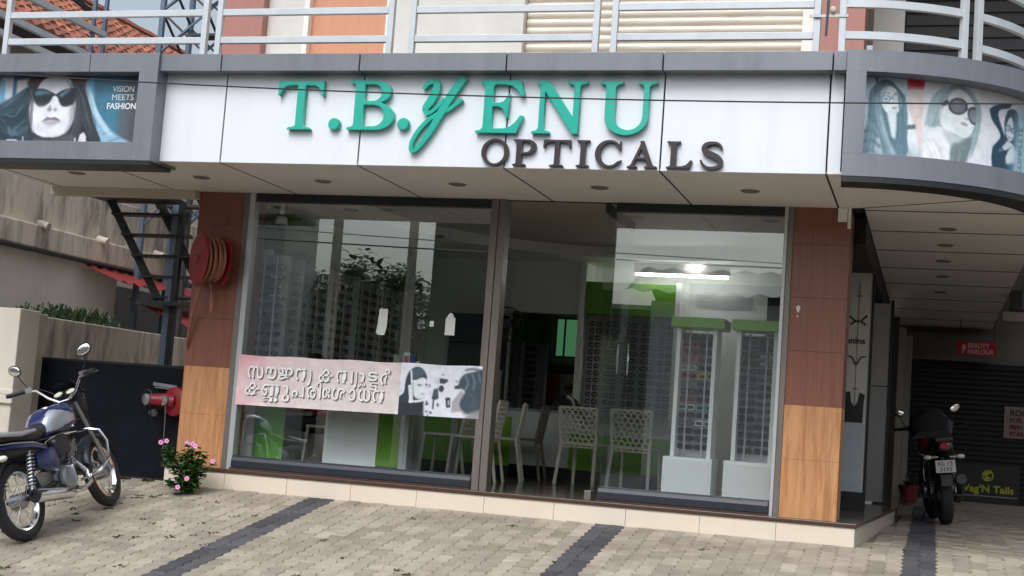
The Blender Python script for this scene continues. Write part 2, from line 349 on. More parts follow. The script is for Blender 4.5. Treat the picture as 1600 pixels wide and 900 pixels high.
# white fascia panels
fas = MB(); fas.box(-.60, 5.0, -1.37, -1.1, SZ+.03, 3.62); fascia = fas.build('fascia', joint, B)
fx = [-.583, 0, 1.22, 2.44, 3.66, 4.88, 4.985]
for i in range(6):
    m = MB(); m.box(fx[i]+(.0065 if i else 0), fx[i+1]-.0065, -1.392, -1.372, SZ+.002, 3.50); m.build('fascia_panel', white_acp, fascia, bevel=.002)
gx = [-.565, 0, 1.22, 2.44, 3.66, 4.90, 5.0]
for i in range(6):
    m = MB(); m.box(gx[i]+.0055, gx[i+1]-.0055, -1.52, -1.1, 3.468, 3.609); m.build('band_panel', grey_acp, fascia, bevel=.002)
# slab over the shop, upper floor
m = MB(); m.prism([(-2.55, -1.30)] + [(4.9, -1.30)] + arc(1.45, 0, R(90), 20) + [(6.35, 9), (-1.05, 9), (-1.05, .2), (-2.55, .2)], lambda x, y: (x, y, SZ+.11), lambda x, y: (x, y, 3.57)); m.build('floor_slab', beam_m, B)
def wallpart(name, x0, x1, z0, z1, mt, y=.15, d=.2, bev=.004):
    m = MB(); m.box(x0, x1, y, y+d, z0, z1); return m.build(name, mt, B, bevel=bev)
TOPZ = 6.6
wallpart('pink_column', -.95, -.485, 3.57, TOPZ, pink_wall, .05, .4); wallpart('pink_column', 4.612, 5.02, 3.57, TOPZ, pink_wall, .05, .4)
wallpart('upper_wall', -.484, -.10, 3.57, TOPZ, cream_wall); wallpart('upper_wall', .79, 2.04, 3.57, TOPZ, cream_wall); 
wallpart('upper_wall', -.099, .789, 5.75, TOPZ, cream_wall); wallpart('upper_wall', 2.041, 4.611, 6.1, TOPZ, cream_wall)
for x0, x1 in ((-.098, -.048), (.725, .788)): wallpart('door_frame', x0, x1, 3.571, 5.749, white_frame, .12, .16)
wallpart('upper_door', -.047, .724, 3.571, 5.74, orange_door, .2, .05)
wallpart('shutter_guide', 4.50, 4.611, 3.571, 6.09, white_frame, .12, .2)
us = MB(); us.box(2.045, 4.499, .26, .3, 3.571, 6.09); ush = us.build('upper_shutter', shutter_m, B)
for k in range(33):
    z = 3.575+k*.076; prof = [(0, 0), (-.018, .012), (-.026, .038), (-.018, .062), (0, .073)]
    m = MB(); m.loft([[(x, .26+a, z+b) for a, b in prof] for x in (2.047, 4.497)], True); m.build('slat', shutter_m, ush, smooth=True)
# dark upper rooms beyond the right column, roof over
m = MB(); m.box(5.03, 5.3, 1.2, 1.4, 3.571, TOPZ); m.build('upper_return_wall', cream_wall, B)
m = MB(); m.box(5.3, 9.5, 1.3, 1.36, 3.571, TOPZ); ur = m.build('upper_dark_shutter', mat('charcoal_shutter', rgb(30,30,33), .5, .2, .1, 5), B)
for k in range(26):
    m = MB(); m.box(5.31, 9.4, 1.285, 1.301, 3.58+k*.115, 3.58+k*.115+.1); m.build('slat', MATS['charcoal_shutter'], ur, bevel=.006)
m = MB(); m.box(6.36, 7.4, 1.37, 11, 3.2, 3.57); m.build('passage_shade_slab', beam_m, B)  # slab added over the open side to darken the passage
m = MB(); m.box(-1.0, 9.5, -1.2, 9, TOPZ+.002, TOPZ+.2); m.build('roof_slab', beam_m, B)
m = MB(); m.box(-.98, -.90, .45, 9, 3.571, TOPZ); m.build('upper_side_wall', cream_wall, B)
# ---------------------------------------------------------------- sign letters
def AR(cx, cy, rx, ry, a0, a1, n=10): return [(cx+rx*math.cos(R(a0+(a1-a0)*k/n)), cy+ry*math.sin(R(a0+(a1-a0)*k/n))) for k in range(n+1)]
def smooth_path(P, n=6):
    out = []
    for i in range(len(P)-1):
        p0, p1, p2, p3 = P[max(i-1, 0)], P[i], P[i+1], P[min(i+2, len(P)-1)]
        for k in range(n):
            t = k/n; out.append(tuple(.5*((2*b)+(-a+c)*t+(2*a-5*b+4*c-d)*t*t+(-a+3*b-3*c+d)*t**3) for a, b, c, d in zip(p0, p1, p2, p3)))
    return out+[tuple(P[-1])]
def stroke(P, n=6):
    """outline of a centre line whose points carry (x, y, half width)"""
    Q = smooth_path(P, n); l, r = [], []
    for i, q in enumerate(Q):
        a, b = Q[max(i-1, 0)], Q[min(i+1, len(Q)-1)]; dx, dy = b[0]-a[0], b[1]-a[1]; L = math.hypot(dx, dy) or 1
        l.append((q[0]-dy/L*q[2], q[1]+dx/L*q[2])); r.append((q[0]+dy/L*q[2], q[1]-dx/L*q[2]))
    return l + r[::-1]
GL = {}
GL['T'] = (.90, [[(.015, .70), (.045, .79), (.10, .875), (.18, .915), (.385, .925), (.385, .09), (.36, .05), (.25, .035), (.22, 0), (.69, 0), (.665, .035), (.56, .05), (.535, .09), (.535, .925), (.73, .915), (.81, .875), (.86, .79), (.885, .70), (.915, .71), (.905, 1), (-.005, 1), (-.015, .71)]])
GL['B'] = (.92, [[(0, 0), (0, .035), (.09, .055), (.125, .10), (.125, .90), (.09, .945), (0, .965), (0, 1)] + [(.50, 1)] + AR(.52, .77, .30, .23, 80, -70, 10) + AR(.56, .27, .35, .27, 65, -90, 12),
                 [(.30, .93), (.48, .93)] + AR(.48, .755, .17, .175, 85, -85, 8) + [(.30, .58)], [(.30, .51), (.50, .51)] + AR(.52, .285, .20, .22, 85, -85, 8) + [(.30, .065)]])
GL['E'] = (.95, [[(0, 0), (0, .03), (.10, .05), (.14, .10), (.14, .89), (.10, .945), (.05, .965), (.05, 1), (.86, 1), (.95, .74), (.92, .70), (.87, .72), (.80, .83), (.68, .91), (.55, .935), (.36, .935), (.31, .90), (.31, .57), (.44, .57), (.54, .60), (.60, .68), (.625, .74), (.65, .74), (.63, .30), (.60, .30), (.57, .38), (.53, .46), (.44, .51), (.31, .51), (.31, .11), (.36, .075), (.58, .08), (.70, .12), (.80, .20), (.89, .33), (.95, .32), (.83, 0)]])
GL['N'] = (1.05, [[(0, 0), (0, .03), (.09, .05), (.13, .09), (.13, .93), (.06, .96), (.05, 1), (.30, 1), (.80, .30), (.80, .91), (.76, .945), (.67, .965), (.67, 1), (1.05, 1), (1.05, .965), (.95, .945), (.91, .91), (.91, 0), (.80, 0), (.22, .82), (.22, .09), (.26, .05), (.35, .03), (.35, 0)]])
GL['U'] = (1.08, [[(0, 1), (0, .965), (.09, .945), (.12, .90), (.12, .34)] + AR(.53, .33, .41, .35, 180, 360, 16)[1:] + [(.94, .90), (.98, .945), (1.08, .965), (1.08, 1), (.72, 1), (.72, .965), (.81, .945), (.84, .90), (.84, .34)] + AR(.57, .33, .27, .26, 0, -180, 14)[1:] + [(.30, .90), (.34, .945), (.43, .965), (.43, 1)]])
GL['O'] = (1.0, [AR(.5, .5, .5, .52, 0, 360, 40)[:-1], AR(.5, .5, .36, .45, 0, 360, 40)[:-1]])
GL['P'] = (.82, [[(0, 0), (0, .04), (.08, .06), (.11, .10), (.11, .90), (.08, .94), (0, .96), (0, 1), (.48, 1)] + AR(.50, .72, .31, .28, 85, -85, 12) + [(.30, .44), (.30, .10), (.34, .06), (.44, .04), (.44, 0)], [(.30, .93), (.46, .93)] + AR(.46, .72, .18, .21, 85, -85, 8) + [(.30, .51)]])
GL['I'] = (.46, [[(0, 0), (0, .04), (.10, .06), (.14, .10), (.14, .90), (.10, .94), (0, .96), (0, 1), (.46, 1), (.46, .96), (.36, .94), (.32, .90), (.32, .10), (.36, .06), (.46, .04), (.46, 0)]])
GL['C'] = (.95, [AR(.50, .5, .50, .52, 42, 322, 26) + [(.93, .22), (.95, .26)] + AR(.54, .5, .36, .44, 318, 48, 22) + [(.82, .70), (.87, .66), (.92, .66), (.92, .98), (.89, .98)]])
GL['A'] = (1.06, [[(0, 0), (0, .04), (.08, .06), (.14, .13), (.46, .90), (.43, .97), (.46, 1.0), (.56, 1.0), (.90, .12), (.96, .06), (1.06, .04), (1.06, 0), (.62, 0), (.62, .04), (.71, .06), (.72, .10), (.64, .31), (.30, .31), (.22, .12), (.24, .06), (.34, .04), (.34, 0)], [(.33, .38), (.61, .38), (.475, .73)]])
GL['L'] = (.86, [[(0, 0), (0, .04), (.09, .06), (.13, .10), (.13, .90), (.09, .94), (0, .96), (0, 1), (.44, 1), (.44, .96), (.35, .94), (.31, .90), (.31, .11), (.36, .07), (.52, .07), (.64, .11), (.74, .20), (.80, .30), (.86, .29), (.78, 0)]])
GL['S'] = (.9, [stroke([(.80, .74, .02), (.78, .84, .03), (.66, .94, .04), (.46, .965, .05), (.24, .90, .07), (.17, .76, .085), (.26, .62, .10), (.46, .52, .11), (.68, .41, .10), (.79, .25, .085), (.72, .09, .06), (.50, .03, .05), (.28, .06, .045), (.12, .20, .035), (.07, .32, .025)])])
SIGN = thing('shop_sign', 'raised teal serif letters with a script y on the white fascia', 'sign', (2.0, -1.43, 3.0))
SIGN2 = thing('shop_sign', 'raised dark grey serif letters in smaller capitals under the teal name', 'sign', (3.2, -1.43, 2.75))
def letter(ch, x0, x1, z0, z1, mt, par, depth):
    w, sp = GL[ch]; sc = [[(p[0]*(x1-x0)/w, p[1]*(z1-z0)) for p in s_] for s_ in sp]
    o = link('letter', curve_mesh('letter', sc, mt, depth/2, .002), par); place_face(o, (x0, -1.392-depth/2-.006, z0), parent=par)
for ch, x0, x1, z0, z1 in (('T', .505, .891, 3.008, 3.402), ('B', 1.122, 1.520, 3.010, 3.408), ('E', 2.205, 2.580, 2.998, 3.408), ('N', 2.655, 3.075, 2.998, 3.404), ('U', 3.175, 3.612, 3.000, 3.402)):
    letter(ch, x0, x1, z0, z1, teal, SIGN, .045)
for x, z in ((1.005, 3.055), (1.598, 3.060)):
    m = MB(); m.lathe([(.05, 0), (.05, .035), (.044, .042)], (x, -1.398, z), (0, -1, 0), 24); m.build('full_stop', teal, SIGN, smooth=True)
# script y, drawn as two overlapping brush strokes (zoomed-photo units -> metres)
def ypt(x, y, w): return (1.66+(x-30)/540*.455, 2.822+(850-y)/725*.628, w*.86)
s1 = [ypt(135, 250, .014), ypt(175, 200, .020), ypt(225, 178, .024), ypt(258, 200, .030), ypt(260, 260, .036), ypt(215, 360, .036), ypt(170, 430, .030), ypt(190, 475, .018), ypt(240, 455, .015), ypt(310, 390, .015), ypt(350, 340, .014)]
s2 = [ypt(525, 140, .036), ypt(455, 240, .036), ypt(375, 370, .036), ypt(300, 510, .032), ypt(230, 640, .026), ypt(160, 745, .020), ypt(95, 815, .016), ypt(55, 815, .016), ypt(55, 740, .017), ypt(110, 640, .018), ypt(190, 550, .018), ypt(280, 485, .017), ypt(390, 440, .016), ypt(460, 390, .015), ypt(520, 345, .014)]
for k, st in enumerate((s1, s2[:9], s2[8:])):
    base = (1.66, 2.822); sp = [(p[0]-base[0], p[1]-base[1]) for p in stroke(st, 5)]
    o = link('letter_stroke', curve_mesh('letter_stroke', [sp], teal, .022-.002*k, .002), SIGN); place_face(o, (1.66, -1.392-.0275, 2.822), parent=SIGN)
for ch, x0, x1 in (('O', 2.262, 2.480), ('P', 2.520, 2.700), ('T', 2.760, 2.968), ('I', 3.022, 3.118), ('C', 3.165, 3.368), ('A', 3.418, 3.640), ('L', 3.715, 3.905), ('S', 3.955, 4.140)):
    dz = .012*(x0-2.26)/1.9; letter(ch, x0, x1, 2.748, 2.95, dark_letter, SIGN2, .03)

# ---------------------------------------------------------------- printed pictures (colour per vertex on a fine flat grid)
def raster(poly, W, H):
    yy, xx = np.mgrid[0:H, 0:W]; ins = np.zeros((H, W), bool); n = len(poly)
    for i in range(n):
        (x0, y0), (x1, y1) = poly[i], poly[(i+1) % n]
        if y0 == y1: continue
        c = ((y0 > yy) != (y1 > yy)) & (xx < (x1-x0)*(yy-y0)/(y1-y0)+x0); ins ^= c
    return ins.astype(float)
def blur(a, r):
    r = int(round(r))
    if r < 1: return a
    for ax in (0, 1):
        for _ in range(2):
            p = np.pad(a, [(r+1, r) if k == ax else (0, 0) for k in (0, 1)], mode='edge'); cs = np.cumsum(p, axis=ax)
            a = (np.take(cs, range(2*r+1, cs.shape[ax]), ax) - np.take(cs, range(0, cs.shape[ax]-2*r-1), ax))/(2*r+1)
    return a
def picture(W, H, base, layers, fmap, seed=1):
    rng = np.random.default_rng(seed); img = np.zeros((H, W, 3)); img[:] = base
    for ly in layers:
        kind, data, col, bl = ly[:4]; al = ly[4] if len(ly) > 4 else 1
        if kind == 'e':
            cx, cy, rx, ry, rot = data; data = [(cx+rx*math.cos(t)*math.cos(R(rot))-ry*math.sin(t)*math.sin(R(rot)), cy+rx*math.cos(t)*math.sin(R(rot))+ry*math.sin(t)*math.cos(R(rot))) for t in [k*math.pi/18 for k in range(36)]]
        elif kind == 'l':
            pts, w = data; data = stroke([(p[0], p[1], w/2*(p[2] if len(p) > 2 else 1)) for p in pts], 5)
        elif kind == 's': data = smooth_path(list(data)+[data[0]], 5)[:-1]
        if kind == 'h':
            pts, wd_, cnt = data
            for q in range(cnt):
                o_ = rng.uniform(-.5, .5)*wd_; j_ = rng.uniform(-.05, .05)*wd_; k0 = rng.uniform(0, .3); seg = smooth_path([(p[0], p[1]) for p in pts], 6); seg = seg[int(k0*len(seg)):int((.7+k0)*len(seg))+2]
                cl = np.clip(np.array(col)+rng.normal(0, 1)*26, 0, 255); st = stroke([(p[0]+o_+j_*i/len(seg), p[1]+o_*.15, rng.uniform(2, 5)) for i, p in enumerate(seg)], 1)
                mm = blur(raster([fmap(*p) for p in st], W, H), 1)*al; img = img*(1-mm[..., None])+cl*mm[..., None]
            continue
        m = blur(raster([fmap(*p) for p in data], W, H), bl*(.6 if bl < 8 else 1))*al
        img = img*(1-m[..., None])+np.array(col)*m[..., None]
    lf = blur(rng.normal(0, 1, (H, W)), 5); lf2 = blur(rng.normal(0, 1, (H, W)), 2); img *= 1+.016*(lf/lf.std())[..., None]+.008*(lf2/lf2.std())[..., None]
    img += rng.normal(0, 2.0, (H, W, 1)); return np.clip(img, 0, 255)
def pic_mesh(name, img, pos, mt):
    H, W = img.shape[:2]; co = np.array([pos(i/(W-1), 1-j/(H-1)) for j in range(H) for i in range(W)])
    fs = [(j*W+i, (j+1)*W+i, (j+1)*W+i+1, j*W+i+1) for j in range(H-1) for i in range(W-1)]
    me = bpy.data.meshes.new(name); me.from_pydata(co.tolist(), [], fs); me.materials.append(mt)
    at = me.color_attributes.new('Print', 'FLOAT_COLOR', 'POINT'); c = img/255; c = np.where(c <= .04045, c/12.92, ((c+.055)/1.055)**2.4)
    at.data.foreach_set('color', np.concatenate([c.reshape(-1, 3), np.ones((H*W, 1))], 1).astype(np.float32).ravel()); return me
paper = print_mat('poster_print', .35); paper2 = print_mat('banner_print', .5)

# left light box
PB = thing('poster_box', 'grey framed poster box with a woman in cat eye sunglasses beside the white fascia', 'sign', (-1.5, -1.5, 2.7))
m = MB(); m.box(-2.55, -.735, -1.55, -1.15, 2.705, 2.858); m.build('frame_bottom', grey_acp, PB, bevel=.003)
m = MB(); m.box(-2.55, -1.215, -1.55, -1.15, 3.452, 3.612); m.build('frame_top', grey_acp, PB, bevel=.003)
m = MB(); m.prism([(-1.209, 3.612), (-1.209, 3.452), (-.735, 3.452), (-.735, 2.705), (-.56, 2.705), (-.56, 3.612)], lambda x, z: (x, -1.55, z), lambda x, z: (x, -1.12, z)); m.build('frame_side', grey_acp, PB, bevel=.003)
m = MB(); m.box(-2.55, -.56, -1.545, -1.2, 2.672, 2.7045); m.build('frame_trim', black_metal, PB)
m = MB(); m.box(-2.55, -.735, -1.40, -1.35, 2.859, 3.451); m.build('poster_back', joint, PB)
def fm1(x, y):
    top, bot = 60+x*.03, 800+x*.017; v = (y-top)/(bot-top); u = (x+472)/(1480-60*v+472); return u*460, v*150
K = (34, 42, 48); TL = (52, 92, 110)
L1 = [('p', [(-640, 0), (1500, 0), (1500, 900), (-640, 900)], (70, 88, 100), 0), ('p', [(-640, 60), (-20, 60), (-60, 900), (-640, 900)], (150, 170, 186), 20),
      ('p', [(880, 60), (1240, 60), (1240, 840), (1000, 840)], (62, 120, 146), 14), ('p', [(1200, 440), (1320, 440), (1280, 840), (1180, 840)], (86, 92, 98), 8), ('p', [(1290, 60), (1500, 60), (1500, 900), (1290, 900)], (72, 76, 84), 8),
      ('p', [(-40, 70), (90, 70), (80, 300), (-40, 340)], (196, 205, 216), 3), ('p', [(85, 70), (120, 70), (118, 280), (85, 310)], (30, 104, 148), 2), ('p', [(120, 100), (260, 100), (250, 180), (120, 260)], (206, 206, 214), 3), ('p', [(-40, 110), (-5, 110), (0, 330), (-40, 340)], (80, 160, 200), 3),
      ('s', [(230, 130), (420, 40), (700, 40), (830, 180), (900, 420), (960, 640), (1060, 830), (200, 830), (250, 600), (270, 300)], K, 3), ('p', [(230, 150), (280, 90), (480, 90), (420, 150), (330, 190)], (92, 44, 54), 5), ('p', [(640, 90), (870, 90), (830, 190), (700, 170)], (82, 50, 60), 5),
      ('s', [(860, 120), (930, 110), (925, 260), (960, 430), (1040, 560), (1160, 700), (1300, 790), (1260, 830), (1060, 830), (980, 690), (930, 560), (900, 400), (840, 240)], (142, 182, 204), 3),
      ('l', ([(880, 200), (920, 380), (1000, 560), (1100, 700)], 26), (206, 226, 236), 3, .8), ('l', ([(850, 240), (930, 470), (960, 640)], 22), (60, 100, 124), 3, .7), ('l', ([(1000, 620), (1080, 590)], 14), (70, 110, 130), 2, .7), ('l', ([(1030, 700), (1130, 660)], 14), (80, 115, 135), 2, .6), ('l', ([(1080, 780), (1200, 740)], 14), (80, 110, 130), 2, .6), ('l', ([(890, 110), (930, 300)], 40), (70, 160, 200), 6, .7),
      ('s', [(-640, 560), (-300, 440), (0, 360), (120, 280), (240, 190), (300, 260), (280, 480), (230, 820), (-640, 820)], (32, 54, 66), 3), ('l', ([(0, 400), (90, 340), (220, 220)], 18), (110, 150, 168), 4, .5), ('l', ([(10, 470), (120, 500), (200, 380)], 10), (150, 170, 180), 2, .6), ('l', ([(60, 620), (110, 720), (140, 640), (240, 540)], 12), (150, 172, 182), 3, .6), ('l', ([(-200, 560), (-60, 520), (30, 560)], 12), (120, 145, 158), 3, .5),
      ('s', [(330, 220), (400, 110), (500, 80), (640, 90), (720, 180), (750, 330), (740, 480), (700, 620), (620, 710), (500, 735), (390, 715), (310, 640), (275, 500), (272, 380)], (226, 228, 236), 2), ('s', [(690, 420), (750, 330), (745, 500), (690, 650), (640, 700), (690, 560)], (150, 152, 160), 5, .8), ('s', [(276, 500), (300, 640), (340, 690), (310, 560)], (176, 178, 186), 5, .7),
      ('p', [(45, 830), (60, 750), (150, 750), (220, 790), (220, 830)], (214, 212, 218), 2), ('p', [(770, 830), (800, 700), (850, 675), (868, 720), (868, 830)], (216, 214, 220), 2), ('s', [(340, 720), (500, 745), (700, 690), (760, 740), (760, 830), (330, 830)], (96, 98, 106), 6, .7),
      ('s', [(265, 205), (330, 205), (420, 212), (500, 250), (540, 268), (590, 235), (680, 210), (812, 200), (800, 270), (750, 320), (720, 380), (640, 405), (590, 380), (555, 300), (510, 290), (480, 350), (430, 390), (370, 400), (320, 350), (295, 270)], (26, 36, 44), 1),
      ('s', [(310, 225), (420, 225), (495, 262), (430, 268), (330, 280)], (88, 150, 172), 3, .8), ('s', [(570, 270), (640, 228), (700, 218), (640, 270), (590, 300)], (110, 170, 186), 3, .8), ('l', ([(270, 210), (300, 300), (350, 385), (420, 395), (490, 330)], 10), (130, 142, 150), 1, .8), ('l', ([(560, 320), (620, 395), (710, 380)], 9), (120, 132, 140), 1, .7), ('l', ([(812, 205), (790, 290), (760, 310)], 10), (150, 160, 168), 1, .8),
      ('l', ([(530, 290), (545, 340), (555, 420)], 16), (244, 245, 248), 4, .6), ('s', [(455, 430), (480, 395), (500, 430), (480, 455)], (120, 112, 120), 3, .9), ('s', [(520, 430), (545, 415), (555, 440), (530, 448)], (112, 104, 112), 3, .9), ('l', ([(490, 380), (462, 440)], 12), (168, 166, 176), 4, .7),
      ('s', [(405, 565), (455, 515), (500, 522), (545, 515), (602, 560), (540, 556), (490, 548), (440, 560)], (120, 112, 122), 2), ('s', [(405, 568), (490, 552), (602, 562), (540, 598), (470, 600)], (176, 168, 178), 3), ('s', [(440, 612), (500, 608), (570, 606), (500, 625)], (176, 176, 186), 4, .7),
      ('h', ([(700, 130), (800, 300), (860, 520), (960, 800)], 130, 40), (62, 68, 76), 1, .55), ('h', ([(760, 300), (780, 560), (740, 800)], 90, 26), (70, 76, 84), 1, .5), ('h', ([(300, 130), (280, 400), (270, 760)], 60, 16), (44, 52, 60), 1, .5), ('h', ([(-200, 500), (40, 430), (220, 260)], 220, 22), (70, 100, 116), 1, .45), ('h', ([(40, 560), (120, 700), (230, 600)], 160, 18), (96, 122, 134), 1, .4), ('h', ([(880, 230), (960, 480), (1120, 720)], 60, 20), (176, 206, 222), 1, .5), ('e', (380, 470, 60, 90, 10), (240, 240, 246), 8, .6), ('e', (520, 150, 90, 40, 0), (240, 240, 246), 8, .6),
      ('l', ([(800, 280), (860, 460), (830, 560)], 18), (84, 88, 96), 5, .6), ('l', ([(760, 420), (790, 600), (740, 680)], 20), (66, 70, 78), 5, .6), ('l', ([(225, 720), (225, 770)], 14), (240, 240, 240), 1, .9), ('l', ([(755, 735), (755, 785)], 14), (230, 230, 230), 1, .9)]
img1 = picture(460, 150, (70, 88, 100), L1, fm1)
xl = -.735-(1480+472)/1480*1.395
o = link('poster', pic_mesh('poster', img1, lambda u, v: (xl+u*(-.736-xl)+1.5, -1.405+1.5, 2.859+v*.592-2.7), paper), PB)
for body, x, z, w, mt_ in (('VISION', -1.062, 3.318, .205, .0005), ('MEETS', -1.066, 3.246, .205, -.0006), ('FASHION', -1.105, 3.17, .275, .0012)):
    t = link('poster_word', text_mesh('poster_word', body, .072, mat('print_white', (.8, .82, .84), .5), .0006, mt_), PB); wd = max(v.co.x for v in t.data.vertices)-min(v.co.x for v in t.data.vertices)
    place_face(t, (x, -1.4065, z), sx=w/wd, parent=PB)

# right curved light box
PR = thing('poster_box', 'curved grey framed poster box with three fashion portraits wrapping the corner', 'sign', (5.6, -1.4, 2.68))
def ring_band(name, r0, r1, a0, a1, z0, z1, mt, n=28):
    m = MB(); m.prism(arc(r1, a0, a1, n)+arc(r0, a0, a1, n)[::-1], lambda x, y: (x, y, z0), lambda x, y: (x, y, z1)); return m.build(name, mt, PR)
A0, AP, A1 = R(3.3), R(7.9), R(89)
ring_band('frame_top', 1.45, RC, A0, A1, 3.446, 3.602, grey_acp); ring_band('frame_bottom', 1.45, RC, A0, A1, 2.690, 2.852, grey_acp)
m = MB(); m.prism(arc(RC, A0, AP, 3)+arc(1.45, A0, AP, 3)[::-1], lambda x, y: (x, y, 2.853), lambda x, y: (x, y, 3.445)); m.build('frame_side', grey_acp, PR)
ring_band('frame_trim', 1.5, RC-.005, A0, A1, 2.648, 2.6895, black_metal); ring_band('poster_back', 1.5, 1.585, AP, A1, 2.853, 3.445, joint)
def fm2(x, y):
    top = 85+max(0, x-200)*.02+max(0, x-200)**2*.000093; bot = 722+(x-90)*.075+max(0, x-300)**2*.00005; v = (y-top)/(bot-top); return (x-112+20*v)/1440*420, v*170
HB = (74, 104, 120); SKN = (226, 236, 240)
